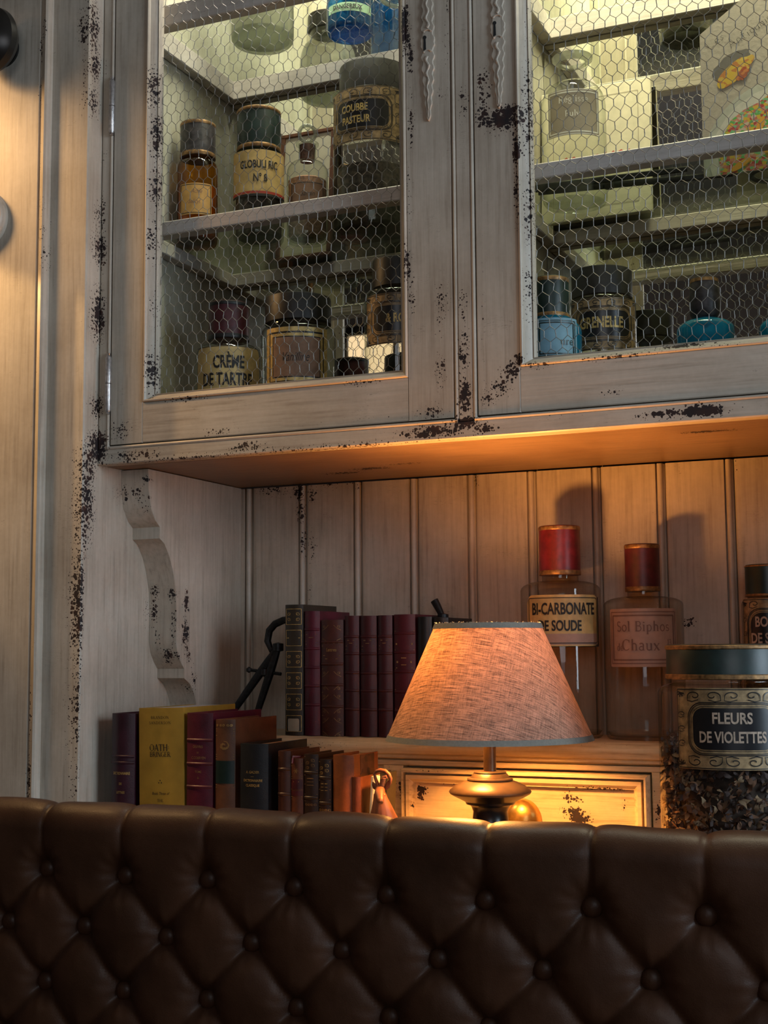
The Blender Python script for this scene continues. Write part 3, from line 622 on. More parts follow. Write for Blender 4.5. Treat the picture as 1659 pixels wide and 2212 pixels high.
corb.add(Vg, [(i_*(ncol+1)+k_, i_*(ncol+1)+k_+1, (i_+1)*(ncol+1)+k_+1, (i_+1)*(ncol+1)+k_) for i_ in range(len(fr_c)-1) for k_ in range(ncol)])
obj('bracket', corb, M['paint_v'], cab, wr=True, label='scrolled bracket board under the left end of the cabinet')

# ------------------------------------------------------------------ counter, drawer unit
ctr = obj('counter', MB().bar(-1.031, XR, -.10, YB-.001, ZC-.03, ZC, 'x', .003, .02, .02), M['drawer']); tag(ctr, 'cream counter under the wall cabinet, mostly hidden behind the leather bench', 'counter')
obj('counter_base', MB().box(-1.031, XR, -.08, YB-.001, 0, ZC-.03), M['paint_v'], ctr)
du = thing('drawer_unit', 'low cream drawer unit with flaked paint behind the table lamp', 'drawers', (-.53, .23, ZC))
ux0, ux1 = -1.029, XR-.002; zl = 1.0365
obj('carcass', MB().box(ux0, ux1, .185, YB-.001, ZC+.001, 1.008), M['drawer'], du)
lp = [(YB-.001, zl), (.168, zl), (.160, zl-.003), (.1555, zl-.009), (.155, zl-.014), (.158, zl-.0195), (.164, zl-.0215), (.164, zl-.025), (.168, zl-.028), (YB-.001, zl-.028)]
obj('ledge', MB().sweep(dens(lp, .008), 'x', ux0, ux1, .008), M['drawer'], du, wr=True)
dx0 = px(870, 1700, Y=YD)[0]; dx1 = px(1402, 1700, Y=YD)[0]; dz1 = px(1100, 1666, Y=YD)[2]; dz0 = .862
obj('face_rail', MB().bar(ux0, ux1, YD+.006, .185, dz1+.003, 1.008, 'x', .001), M['drawer'], du, wr=True)
for a, b in ((dx0-.030, dx0-.002), (dx1+.002, dx1+.030)): obj('face_stile', MB().bar(a, b, YD+.006, .185, ZC+.001, dz1+.003, 'z', .001), M['drawer'], du, wr=True)
obj('face_panel', MB().bar(ux0, dx0-.031, YD+.012, .185, ZC+.001, dz1+.003, 'z', .001, .03, .03), M['drawer'], du)
obj('face_panel', MB().bar(dx1+.031, ux1, YD+.012, .185, ZC+.001, dz1+.003, 'z', .001, .03, .03), M['drawer'], du)
dr = obj('drawer', MB().bar(dx0, dx1, YD+.001, .18, dz0, dz1, 'x', .001, .006, .006), M['drawer'], du, wr=True)
mw = .020
def dprof(): return [(0, YD+.001), (.0, YD-.006), (.002, YD-.0095), (.0045, YD-.0095), (.0052, YD+.0008), (.0068, YD+.0008), (.0078, YD-.009), (.0125, YD-.0085), (.0165, YD-.0045), (.0175, YD-.0045), (.0180, YD+.0008), (.0200, YD+.0009)]
pt = [(v, dz1-u) for u, v in dprof()]; obj('moulding', MB().sweep(dens(pt, .003), 'x', dx0, dx1, .006, ma=lambda q: (dz1-q[1]), mb=lambda q: -(dz1-q[1])), M['drawer'], dr, wr=True)
pt = [(v, dz0+u) for u, v in dprof()]; obj('moulding', MB().sweep(dens(pt, .003), 'x', dx0, dx1, .006, ma=lambda q: (q[1]-dz0), mb=lambda q: -(q[1]-dz0)), M['drawer'], dr, wr=True)
pt = [(dx0+u, v) for u, v in dprof()]; obj('moulding', MB().sweep(dens(pt, .003), 'z', dz0, dz1, .006, ma=lambda q: (q[0]-dx0), mb=lambda q: -(q[0]-dx0)), M['drawer'], dr, wr=True)
pt = [(dx1-u, v) for u, v in dprof()]; obj('moulding', MB().sweep(dens(pt, .003), 'z', dz0, dz1, .006, ma=lambda q: (dx1-q[0]), mb=lambda q: -(dx1-q[0])), M['drawer'], dr, wr=True)
# brass cup pull
cp = px(1122, 1765, Y=YD-.015); V = []; n1, n2 = 16, 9
for i in range(n1+1):
    for j in range(n2+1):
        a = PI*i/n1; b = PI/2*j/n2
        V.append((cp[0]+.0245*math.cos(a), YD-.020*math.sin(a)*math.cos(b), cp[2]-.008+.0275*math.sin(a)*math.sin(b)+.002))
obj('cup_pull', MB().add(V, [(i*(n2+1)+j, (i+1)*(n2+1)+j, (i+1)*(n2+1)+j+1, i*(n2+1)+j+1) for i in range(n1) for j in range(n2)]), M['brass'], dr, smooth=60)

# ------------------------------------------------------------------ tufted bench
YBT = -.20
bench = thing('tufted_bench', 'brown leather bench with a deep-buttoned back along the bottom', 'bench', (-.55, -.2, 0))
bx = []; pz = .0611; zr1 = .9095; sp = .1050
rows = []
for r_ in range(7):
    z = zr1-r_*pz; off = -.979 if r_ % 2 == 0 else -1.0309
    rows.append([(off+sp*k+rng.normal(0, .0012), z+rng.normal(0, .0012)) for k in range(-5, 13)])
BT = np.array([p for r_ in rows for p in r_])
segs = []
for r_ in range(len(rows)-1):
    for (x, z) in rows[r_]:
        for (x2, z2) in rows[r_+1]:
            if abs(x2-x) < sp*.75: segs.append((x, z, x2, z2))
segs = np.array(segs)
x_a, x_b = -1.45, XR+.30; nxg = 560
arcR = .030; yc_, zc_ = -.205, .954
path = []                                   # (s-height coordinate, y, z, ny, nz)
for z in np.linspace(.50, zc_, 150): path.append((z, yc_-arcR, z, -1, 0))
for a in np.linspace(0, PI, 46)[1:]: path.append((zc_+a*arcR, yc_-arcR*math.cos(a), zc_+arcR*math.sin(a), -math.cos(a), math.sin(a)))
for z in np.linspace(zc_, .50, 12)[1:]: path.append((zc_+PI*arcR+(zc_-z), yc_+arcR, z, 1, 0))
xg = np.linspace(x_a, x_b, nxg); S = np.array([p[0] for p in path]); XX, SS = np.meshgrid(xg, S)
D = np.full(XX.shape, 9.)
for x, z, x2, z2 in segs:
    dx, dz = x2-x, z2-z; L2 = dx*dx+dz*dz; m0 = (np.abs(XX-(x+x2)/2) < .12) & (np.abs(SS-(z+z2)/2) < .12)
    if not m0.any(): continue
    t = np.clip(((XX[m0]-x)*dx+(SS[m0]-z)*dz)/L2, 0, 1)
    bow = .006*np.sin(t*PI)*(1 if dx > 0 else -1)
    D[m0] = np.minimum(D[m0], np.hypot(XX[m0]-x-t*dx+bow*.0, SS[m0]-z-t*dz-.004*np.sin(t*PI)))
DV = np.full(XX.shape, 9.)
for x, z in rows[0]: DV = np.minimum(DV, np.where(SS > z, np.abs(XX-x-.0022*np.sin((SS-z)*28)), np.hypot(XX-x, SS-z)))
DB = np.full(XX.shape, 9.)
for x, z in BT: DB = np.minimum(DB, np.hypot(XX-x, (SS-z)))
fade = np.clip((zc_+PI*arcR+.01-SS)/.05, 0, 1)
H = .0+.010*np.minimum(D/.034, 1)**.6*(SS < 2) - .0
Hd = -.0075*np.exp(-D/.0045) - .0030*np.exp(-(D/.020)**2) - .013*np.exp(-(DB/.016)**2) - .0035*np.exp(-DV/.0028)*(fade > 0) - .0016*np.exp(-(DV/.014)**2)*fade
wr_ = np.zeros_like(Hd)
for x, z in rows[0]:                      # small gathers round the buttons
    a = np.arctan2(XX-x, SS-z+1e-6); rr = np.hypot(XX-x, SS-z); wr_ += .0005*np.sin(a*11+x*40)*np.exp(-((rr-.02)/.012)**2)
for x, z in BT[18:]:
    a = np.arctan2(XX-x, SS-z+1e-6); rr = np.hypot(XX-x, SS-z); wr_ += .0004*np.sin(a*9+x*60)*np.exp(-((rr-.02)/.010)**2)
Hd = Hd+wr_+.0012*np.sin(XX*37+SS*21)*np.sin(SS*55-XX*9)
Vb = []
for i, p in enumerate(path):
    y = p[1]+p[3]*Hd[i]; z = p[2]+p[4]*Hd[i]; Vb += list(zip(xg.tolist(), y.tolist(), z.tolist()))
nr = len(path); Fb = [(i*nxg+j, i*nxg+j+1, (i+1)*nxg+j+1, (i+1)*nxg+j) for i in range(nr-1) for j in range(nxg-1)]
mb = MB(); mb.v = Vb; mb.f = Fb
obj('back_cushion', mb, M['leather'], bench, smooth=180, recalc=False)
btn = MB(); pr = [(0, -.004)]+[(.0108*math.cos(t), .0064*math.sin(t)) for t in np.linspace(-.5, PI/2, 8)]
btn.v = []; btn.f = []
k = MB().lathe(pr, 18); btn.add([(x, -z, y) for x, y, z in k.v], k.f)
b0 = None
for x, z in BT:
    if not (-1.32 < x < .12): continue
    if b0 is None: b0 = obj('button', btn, M['leather'], bench, world=False, smooth=60); o = b0
    else: o = b0.copy(); col.objects.link(o); o.parent = bench
    o.location = (x+.55, -.2175+.2, z-.001)
obj('base', MB().box(x_a, x_b, yc_-.03, yc_+.03, 0, .5), M['lamp_black'], bench)
obj('seat_cushion', MB().bar(x_a, x_b, -.72, yc_-.052, .33, .47, 'x', .03, .05, .03), M['leather'], bench)
obj('seat_base', MB().box(x_a, x_b, -.68, yc_-.031, 0, .33), M['lamp_black'], bench)

# ------------------------------------------------------------------ table lamp
lx, ly = -.5215, -.015
lamp = thing('table_lamp', 'lit table lamp with a pleatless linen cone shade and bronzed turned base', 'lamp', (lx, ly, ZC))
def pz_(y): return px(1056, y, Y=ly)[2]
prof = [(.05, ZC), (.062, ZC+.004), (.060, ZC+.012), (.03, ZC+.022), (.022, ZC+.05), (.024, pz_(1775)-.01), (.0205, pz_(1772)), (.0195, pz_(1752)), (.0205, pz_(1748)), (.0215, pz_(1742)), (.0235, pz_(1738)), (.0275, pz_(1736)), (.0285, pz_(1731)), (.042, pz_(1718)), (.0455, pz_(1714))]
obj('base', MB().lathe(prof, 64), M['lamp_black'], lamp, world=False).location = (0, 0, 0)
lamp.children[0].data.transform(Matrix.Translation((0, 0, -ZC)))
prof = [(.0455, pz_(1714)), (.0468, pz_(1710)), (.0460, pz_(1706)), (.040, pz_(1697)), (.031, pz_(1689)), (.0255, pz_(1685.5)), (.0262, pz_(1683)), (.0255, pz_(1680.5)), (.0225, pz_(1679)), (.0195, pz_(1671)), (.0182, pz_(1669.5)), (.0187, pz_(1667.5)), (.018, pz_(1666)), (.0072, pz_(1665))]
o = obj('body', MB().lathe(prof, 64), M['lamp_metal'], lamp, world=False, label='bronzed upper half of the turned body'); o.data.transform(Matrix.Translation((0, 0, -ZC)))
o = obj('stem', MB().lathe([(.0072, pz_(1665)), (.0070, 1.085), (.011, 1.086), (.011, 1.112), (0, 1.113)], 24), M['lamp_metal'], lamp, world=False); o.data.transform(Matrix.Translation((0, 0, -ZC)))
zs0, zs1 = 1.0495, 1.1805; rs0, rs1 = .1178, .0602
n = 96; kk = 30; V = []; F = []; UV = []
for j in range(kk+1):
    t = j/kk
    for i in range(n+1):
        a = 2*PI*i/n; V.append(((rs0+(rs1-rs0)*t)*math.cos(a), (rs0+(rs1-rs0)*t)*math.sin(a), zs0+(zs1-zs0)*t-ZC)); rho = (rs0+(rs1-rs0)*t)/.402; ph_ = (((a-math.radians(-103)+PI) % (2*PI))-PI)*.402 if i < n else ((2*PI-math.radians(-103)+PI) % (2*PI)-PI)*.402; UV.append((rho*math.sin(ph_), rho*math.cos(ph_)))
F = [(j*(n+1)+i, j*(n+1)+i+1, (j+1)*(n+1)+i+1, (j+1)*(n+1)+i) for j in range(kk) for i in range(n)]
me = bpy.data.meshes.new('lamp_shade'); me.from_pydata(V, [], F); uvl = me.uv_layers.new(name='UVMap')
for lp_ in me.loops: uvl.data[lp_.index].uv = UV[lp_.vertex_index]
me.shade_smooth(); shade = link('lamp_shade', me, M['linen'], lamp)
def ring(r, z, h, sl): 
    return MB().lathe([(r-.0006, z-ZC), (r+.0010, z-ZC), (r+.0010+sl*h, z+h-ZC), (r-.0006+sl*h, z+h-ZC), (r-.0006, z-ZC)], 96, close=True)
sl = (rs1-rs0)/(zs1-zs0)
obj('lower_trim', ring(rs0, zs0-.0005, .0062, sl), M['trim_tape'], shade, world=False)
obj('upper_trim', ring(rs1-sl*.0062, zs1-.0057, .0062, sl), M['trim_tape'], shade, world=False)
fz = MB()
for i in range(150):
    a = rng.uniform(0, 2*PI); r_ = rs1+.0002; h = rng.uniform(.0005, .0016)
    fz.tube([(r_*math.cos(a), r_*math.sin(a), zs1-ZC), (r_*math.cos(a+.01), r_*math.sin(a+.01), zs1+h-ZC), (r_*math.cos(a+rng.uniform(-.04, .04)), r_*math.sin(a+.02), zs1+h*1.3-ZC)], .0002, 3)
obj('frayed_threads', fz, M['paper_cream'], shade, world=False, kind='stuff', smooth=None)
sp_ = MB()
for i in range(3):
    a = 2*PI*i/3+.4; sp_.tube([(.011*math.cos(a), .011*math.sin(a), 1.110-ZC), (.058*math.cos(a), .058*math.sin(a), 1.170-ZC)], .0012, 6)
obj('shade_carrier', sp_, M['lamp_metal'], lamp, world=False)
obj('bulb', MB().lathe([(.0, 1.112-ZC), (.010, 1.114-ZC), (.012, 1.123-ZC), (.018, 1.136-ZC), (.0185, 1.148-ZC), (.012, 1.163-ZC), (0, 1.167-ZC)], 24), M['bulb'], lamp, world=False).location = (-.016, 0, 0)
obj('filament', MB().tube([(-.006, 0, 1.140-ZC), (-.003, 0, 1.150-ZC), (0, 0, 1.142-ZC), (.003, 0, 1.150-ZC), (.006, 0, 1.140-ZC)], .0005, 6), M['filament'], lamp, world=False).location = (-.018, 0, 0)
lamp_l = light('lamp_bulb_light', 'POINT', (lx-.026, ly-.002, 1.140), None, 14, (1, .40, .09), .028)

# ------------------------------------------------------------------ jars and bottles
def camang(x, y): return math.atan2(CAM[0]-x, -(CAM[1]-y))      # label yaw that faces the camera: normal = (sin a, -cos a)
def wrap(mb, R, a, off=.0004, z0=0):
    """flat x,z drawing wrapped round an upright cylinder of radius R, centred on direction a"""
    return mb.map(lambda p: ((R+off)*math.sin(a+p[0]/R), -(R+off)*math.cos(a+p[0]/R), p[2]+z0))
def scroll(mb, cx, cz, s, fx=1, fz=1, w=.0007):
    pts = [(cx+fx*s*(1-t/7.5)*math.cos(t), cz+fz*s*.62*(1-t/7.5)*math.sin(t)) for t in np.linspace(0, 6.2, 22)]
    mb.strip(pts, w); mb.strip([(cx+fx*s, cz), (cx+fx*s*1.05, cz-fz*s*.6), (cx+fx*s*.3, cz-fz*s*.75), (cx-fx*s*.6, cz-fz*s*.5)], w*.9)
def apothecary(t, R, a, zc, W_, H_, texts, body_m, plate='black', plate_h=.55, plate_w=.70, frame_m='golddim', let_m='gold'):
    """gold label with a black rounded plate, double line and scrolls"""
    lb = obj('label', wrap(MB().rfill(W_, H_, .0005), R, a, .0004, zc), M[frame_m], t, world=False, smooth=60)
    ph, pw = H_*plate_h, W_*plate_w; r_ = ph*.28
    obj('label_ground', wrap(MB().rfill(W_*.93, ph*1.02, .001), R, a, .0006, zc), M[frame_m], lb, world=False)
    obj('nameplate', wrap(MB().rfill(pw, ph, r_), R, a, .0009, zc), M['black'], lb, world=False)
    ln = MB().strip(rring(pw+.0045, ph+.0045, r_+.002), .0008, True).strip(rring(pw+.0075, ph+.0075, r_+.003), .0011, True)
    ln.strip(rring(W_*.975, H_*.965, .001), .0009, True)
    zz = (H_/2+ph/2)/2+.0012; s = (H_-ph)/2*.36; nsc = max(2, int(W_/.024))
    for sz in (-1, 1):
        for i in range(nsc):
            scroll(ln, -W_*.40+W_*.80*(i+.5)/nsc, sz*zz, s*1.15, 1 if i % 2 else -1, sz, .0010)
        for sx in (-1, 1):
            for q in range(5):
                an = q*PI/4+.2; ln.strip([(sx*W_*.455, sz*H_*.44), (sx*(W_*.455-.0045*math.cos(an)), sz*(H_*.44-.0045*math.sin(an)))], .0013)
    for sx in (-1, 1):
        for q in (-1, 0, 1): scroll(ln, sx*(W_*.445), q*ph*.32, s*.7, sx, 1)
    obj('scrollwork', wrap(ln, R, a, .0013, zc), M['black'], lb, world=False)
    obj('plate_line', wrap(MB().strip(rring(pw-.0022, ph-.0022, r_-.0008), .0009, True), R, a, .0013, zc), M[frame_m], lb, world=False)
    if texts: obj('lettering', wrap(lines(texts), R, a, .0014, zc), M[let_m], lb, world=False)
    return lb
def plain_label(t, R, a, zc, W_, H_, m_, texts=None, border=None, ink='ink', text_mb=None, r_=.0008, borders=((.93, .90, .0010),), name='label'):
    lb = obj(name, wrap(MB().rfill(W_, H_, r_), R, a, .0004, zc), M[m_], t, world=False, smooth=60)
    if border:
        ln = MB()
        for fx, fz, w_ in borders: ln.strip(rring(W_*fx, H_*fz, .0008), w_, True)
        obj('border', wrap(ln, R, a, .0009, zc), M[border], lb, world=False)
    tm = text_mb if text_mb is not None else (lines(texts) if texts else None)
    if tm: obj('lettering', wrap(tm, R, a, .0011, zc), M[ink], lb, world=False)
    return lb
def tin_cap(t, R, z0, z1, m_, rim='goldrim', name='cap', rimh=.006):
    c = obj(name, MB().lathe([(0, z0), (R*.97, z0), (R*1.0, z0+.0008), (R, z1-.0025), (R*.985, z1-.0006), (R*.95, z1), (0, z1-.0004)], 48), M[m_], t, world=False)
    if rim:
        for a, b in ((z0, z0+rimh), (z1-rimh, z1-.0012)):
            obj('rim', MB().lathe([(R*1.006, a), (R*1.02, a+.0008), (R*1.02, b-.0008), (R*1.006, b)], 48, close=True), M[rim], c, world=False)
    return c
def jar(name, label, x, y, z, R, zs, zn, Rn, m_='glass', group=None, sh=.012, cat='jar', base=None, up=None):
    """zs: shoulder height, zn: neck top (world z), Rn neck radius"""
    t = thing(name, label, cat, (x, y, z), group or ('apothecary vessels in the cabinet' if z > 1.3 else 'apothecary bottles under the cabinet')); hs = zs-z; hn = zn-z
    prof = [(0, .0025), (R*.80, .001), (R*.93, 0), (R*.985, .003), (R, .009), (R, hs-sh)]
    for q in np.linspace(0, PI/2, 7)[1:]: prof.append((R-(R-Rn)*.75*(1-math.cos(q)) if False else Rn*1.02+(R-Rn*1.02)*math.cos(q), hs-sh+sh*math.sin(q)))
    prof += [(Rn, hs+.001), (Rn, hn), (Rn*1.0-.0025, hn)]
    obj('glass_body', MB().lathe(prof, 64, close=True), M[m_], t, world=False, smooth=60)
    obj('glass_base', MB().lathe([(0, .0025), (R*.9, .004), (R*.965, .009)], 48, close=True), M[m_], t, world=False, smooth=60)
    return t
def fill(t, R, h0, h1, m_, bumpy=0, name='contents'):
    return obj(name, MB().lathe([(0, h0), (R*.9, h0), (R, h0+.004), (R, h1-.003), (R*.8, h1), (0, h1+bumpy)], 40), M[m_], t, world=False)

def jarpos(cx_, y0_, Y): P = px(cx_, y0_, Y=Y); return P[0]
ZS = 1.7341                       # top of the middle glass shelf
ZS2 = 2.0416
CF = ZB+.0185                     # cabinet floor
# --- left bay, middle shelf
x, y = jarpos(427, 400, .145), .145; R = .0292; a = camang(x, y)
t = jar('apothecary_bottle', 'amber bottle with a tall mottled dark cap, leftmost on its shelf', x, y, ZS, R, px(427, 350, Y=y)[2], px(427, 340, Y=y)[2], .021, 'glass_amber', sh=.014, cat='bottle')
tin_cap(t, .0255, px(427, 345, Y=y)[2]-ZS, px(427, 270, Y=y)[2]-ZS, 'cap_smoke'); fill(t, R*.93, .006, .085, 'amberfill')
zc = px(427, 437, Y=y)[2]-ZS
plain_label(t, R, a-.12, zc-.004, .050, .046, 'paper_amber', [('Acide', .0062, .75, 0, .002, .008, .4), ('Salicyl.', .0065, .75, 0, -.001, -.007, .4)], 'ink', 'ink_rose')
x, y = jarpos(559, 400, .172), .172; R = .0365; a = camang(x, y)
t = jar('apothecary_jar', 'glass jar with a dark green cap and ochre label reading Globuli on the middle shelf', x, y, ZS, R, px(559, 335, Y=y)[2], px(559, 330, Y=y)[2], .027, 'glass', sh=.013)
tin_cap(t, .0315, px(559, 332, Y=y)[2]-ZS, px(559, 243, Y=y)[2]-ZS, 'cap_green')
zc = (px(559, 348, Y=y)[2]+px(559, 432, Y=y)[2])/2-ZS
lb = plain_label(t, R, a, zc, .098, .066, 'paper_gold', [('GLOBULI RIC', .0115, .60, .026, 0, .006), ('N° 8', .0115, .65, .026, .002, -.014)])
obj('red_band', wrap(MB().rfill(.098, .0035, 0, 0, -.0295), R, a, .0009, zc), M['red_ink'], lb, world=False)
obj('black_band', wrap(MB().rfill(.098, .0035, 0, 0, -.0335), R, a, .0009, zc), M['ink'], lb, world=False)
fill(t, R*.90, .006, .066, 'darkfill')
x, y = jarpos(664, 400, .20), .20; R = .0295; a = camang(x, y); zn = px(664, 312, Y=y)[2]
t = jar('stoppered_bottle', 'small ring-stoppered clear bottle left of the Coubbe jar', x, y, ZS, R, px(664, 350, Y=y)[2], zn, .0125, 'glass', sh=.018, cat='bottle')
obj('neck_lip', MB().lathe([(.0125, zn-ZS-.003), (.0165, zn-ZS-.002), (.0165, zn-ZS+.001), (.012, zn-ZS+.002)], 32, close=True), M['glass'], t, world=False)
obj('cork', MB().lathe([(0, zn-ZS-.026), (.0105, zn-ZS-.026), (.0115, zn-ZS-.002), (0, zn-ZS-.001)], 24), M['cork'], t, world=False)
zr = zn-ZS+.016; ang = camang(x, y)
obj('ring_stopper', MB().tube([(.0115*math.cos(q)*math.cos(ang), .0115*math.cos(q)*math.sin(ang), zr+.0125*math.sin(q)) for q in np.linspace(0, 2*PI, 25)], .0028, 10, cap=False), M['glass_frost'], t, world=False)
fill(t, R*.93, .006, .092, 'rosegrain')
plain_label(t, R, a, .062, .052, .036, 'paper_tan', [('Sardin', .008, .7, 0, 0, -.003, .4)], 'ink')
x, y = jarpos(806, 400, .215), .215; R = .0565; a = camang(x, y)
t = jar('apothecary_jar', 'large black-lidded jar reading Coubbe Pasteur on the middle shelf', x, y, ZS, R, px(806, 210, Y=y)[2], px(806, 200, Y=y)[2], .045, 'glass', sh=.016)
tin_cap(t, .0475, px(806, 212, Y=y)[2]-ZS, px(806, 152, Y=y)[2]-ZS, 'cap_black', None, 'lid')
zc = (px(806, 222, Y=y)[2]+px(806, 330, Y=y)[2])/2-ZS
apothecary(t, R, a-.30, zc, .118, .078, [('COUBBE', .0105, .72, .026, -.010, .004), ('PASTEUR', .0105, .72, .026, -.008, -.013)], 'glass')
fill(t, R*.90, .006, .095, 'darkfill')
# framed card leaning on the mirror behind
cx0, cx1 = px(600, 300, Y=.275)[0], px(716, 300, Y=.275)[0]; ct = px(716, 262, Y=.27)[2]
card = thing('framed_card', 'cream card in a thin brown frame behind the small ring-stoppered bottle', 'picture', ((cx0+cx1)/2, .272, ZS), rot=(-.10, 0, 0))
hw = (cx1-cx0)/2; H_ = ct-ZS
fr_ = MB()
for b in ((-hw, hw, 0, .006), (-hw, hw, H_-.006, H_), (-hw, -hw+.006, .006, H_-.006), (hw-.006, hw, .006, H_-.006)): fr_.bar(b[0], b[1], -.005, .003, b[2], b[3], 'x', .001, .05, .02)
obj('frame', fr_, M['wood_carved'], card, world=False)
obj('card_sheet', MB().box(-hw+.006, hw-.006, -.0015, .001, .006, H_-.006), M['paper_cream'], card, world=False)
obj('printing', lines([('~~~~~~', .005, 1, 0, 0, .022), ('~ ~ ~', .004, 1, 0, -.02, H_-.03)]).map(lambda p: (p[0], -.0019, p[2])), M['ink_rose'], card, world=False)
# --- left bay, floor
x, y = jarpos(494, 760, .10), .10; R = .0455; a = camang(x, y)
t = jar('apothecary_jar', 'jar with a dark red cap and ochre label reading Crème de Tartre, lower left', x, y, CF, R, px(494, 748, Y=y)[2], px(494, 738, Y=y)[2], .027, 'glass', sh=.020)
tin_cap(t, .0278, px(494, 738, Y=y)[2]-CF, px(494, 658, Y=y)[2]-CF, 'cap_wine', 'cap_black')
zc = px(494, 762, Y=y)[2]-CF
lb = plain_label(t, R, a, zc-.046, .104, .092, 'paper_gold', [('CRÈME', .0172, .58, .026, 0, .016), ('DE TARTRE', .0172, .58, .026, -.002, -.0075)], 'ink', borders=((.985, .985, .0008),), r_=.012)
fill(t, R*.93, .006, .07, 'whitefill')
x, y = jarpos(644, 760, .10), .10; R = .0505; a = camang(x, y)
t = jar('apothecary_jar', 'wide black-lidded jar with a brown handwritten label, lower middle of the left wire door', x, y, CF, R, px(644, 712, Y=y)[2], px(644, 704, Y=y)[2], .042, 'glass', sh=.012)
tin_cap(t, .0445, px(644, 704, Y=y)[2]-CF, px(644, 647, Y=y)[2]-CF, 'cap_black', None, 'lid')
zc = px(644, 724, Y=y)[2]-CF
lb = plain_label(t, R, a-.05, zc-.040, .090, .080, 'gold', None)
obj('black_band', wrap(MB().rfill(.078, .068, 0), R, a-.05, .0007, zc-.040), M['black'], lb, world=False)
obj('gold_band', wrap(MB().rfill(.074, .063, 0), R, a-.05, .0009, zc-.040), M['gold'], lb, world=False)
obj('inner_line', wrap(MB().rfill(.066, .055, 0), R, a-.05, .0011, zc-.040), M['black'], lb, world=False)
obj('writing_field', wrap(MB().rfill(.063, .052, 0), R, a-.05, .0013, zc-.040), M['paper_tan'], lb, world=False)
obj('lettering', wrap(lines([('Vanilline', .0125, .62, 0, -.002, -.006, .4)]), R, a-.05, .0017, zc-.040), M['ink'], lb, world=False)
x, y = jarpos(862, 760, .11), .11; R = .0450; a = camang(x, y)
t = jar('apothecary_jar', 'tall black-capped jar with ornate gold label at the lower right of the left wire door', x, y, CF, R, px(862, 632, Y=y)[2], px(862, 625, Y=y)[2], .032, 'glass', sh=.013)
tin_cap(t, .0345, px(862, 628, Y=y)[2]-CF, px(862, 566, Y=y)[2]-CF, 'cap_black', None)
zc = px(862, 704, Y=y)[2]-CF
apothecary(t, R, a-.02, zc, .100, .066, [('& ROSES', .0115, .66, .026, .004, -.005)], 'glass')
fill(t, R*.92, .006, .055, 'browngrain')
# --- left bay, top shelf
x, y = -.803, .222; R = .0335; a = camang(x, y)
t = jar('apothecary_bottle', 'blue glass bottle with a pale green label reading Dangereux, top shelf', x, y, ZS2, R, ZS2+.13, ZS2+.15, .014, 'glass_cobalt', sh=.02, cat='bottle')
tin_cap(t, .017, .148, .185, 'cap_black'); plain_label(t, R, a, .028, .075, .013, 'green_label', [('DANGEREUX', .0066, .8, .026, -.004, -.003)])
x, y = -.930, .190; R = .046
t = jar('pale_jar', 'pale frosted round jar standing left on the top shelf', x, y, ZS2, R, ZS2+.09, ZS2+.11, .030, 'glass_frost', sh=.04); tin_cap(t, .033, .108, .135, 'cap_smoke', None, 'lid')
x, y = -.690, .15
t = jar('glass_dish', 'clear glass dish at the right end of the top shelf, by the blue bottle', x, y, ZS2, .034, ZS2+.05, ZS2+.07, .030, 'glass', sh=.02, cat='dish')
obj('foot_ring', MB().lathe([(.026, .0), (.031, .0005), (.031, .004), (.026, .004)], 40, close=True), M['glass_frost'], t, world=False)

# --- right bay, middle shelf
x, y = jarpos(1240, 300, .20), .20; R = .0425; a = camang(x, y); zn = px(1240, 130, Y=y)[2]
t = jar('apothecary_bottle', 'open clear glass bottle with a greige label behind the right wire door', x, y, ZS, R, px(1240, 184, Y=y)[2], zn, .0185, 'glass', sh=.032, cat='bottle')
obj('neck_lip', MB().lathe([(.0185, zn-ZS-.006), (.0262, zn-ZS-.001), (.0268, zn-ZS+.003), (.0245, zn-ZS+.004), (.0165, zn-ZS-.004)], 40, close=True), M['glass_frost'], t, world=False)
zc = (px(1240, 210, Y=y)[2]+px(1240, 325, Y=y)[2])/2-ZS
tm = serif('Réglisse' if 'R' in SERIF and 'é' in SERIF else 'Reglisse', .0088, 0, .013, .95); serif('Pulv.', .0078, 0, -.006, .95, mb=tm)
plain_label(t, R, a, zc, .074, .062, 'paper_grey', None, 'white', 'white', tm, borders=((.97, .96, .0012), (.90, .86, .0018)))
# cream panel leaning on the mirror
xa, xb = -.533, px(1404, 250, Y=.272)[0]; H_ = px(1400, 158, Y=.270)[2]-ZS
pan = thing('cream_panel', 'large cream bordered panel leaning behind the open clear bottle', 'panel', ((xa+xb)/2, .270, ZS), rot=(-.06, 0, 0)); hw = (xb-xa)/2
sh_ = obj('board', MB().bar(-hw, hw, -.002, .006, 0, H_, 'x', .0015, .05, .03), M['paper_cream'], pan, world=False)
obj('border_line', MB().strip(rring(hw*2-.034, H_-.034, .001, 0, H_/2), .0007, True).map(lambda p: (p[0], -.0024, p[2])), M['paper_grey'], sh_, world=False)
tm = MB()
for q in range(9): zr_ = px(1290, 333, Y=.267)[2]-ZS; tm.strip([(-.045+q*.011, zr_+.0012*math.sin(q*2)), (-.041+q*.011, zr_+.0025+.001*math.cos(q)), (-.038+q*.011, zr_)], .0018)
obj('red_print', tm.map(lambda p: (p[0], -.0025, p[2])), M['red_ink'], sh_, world=False)
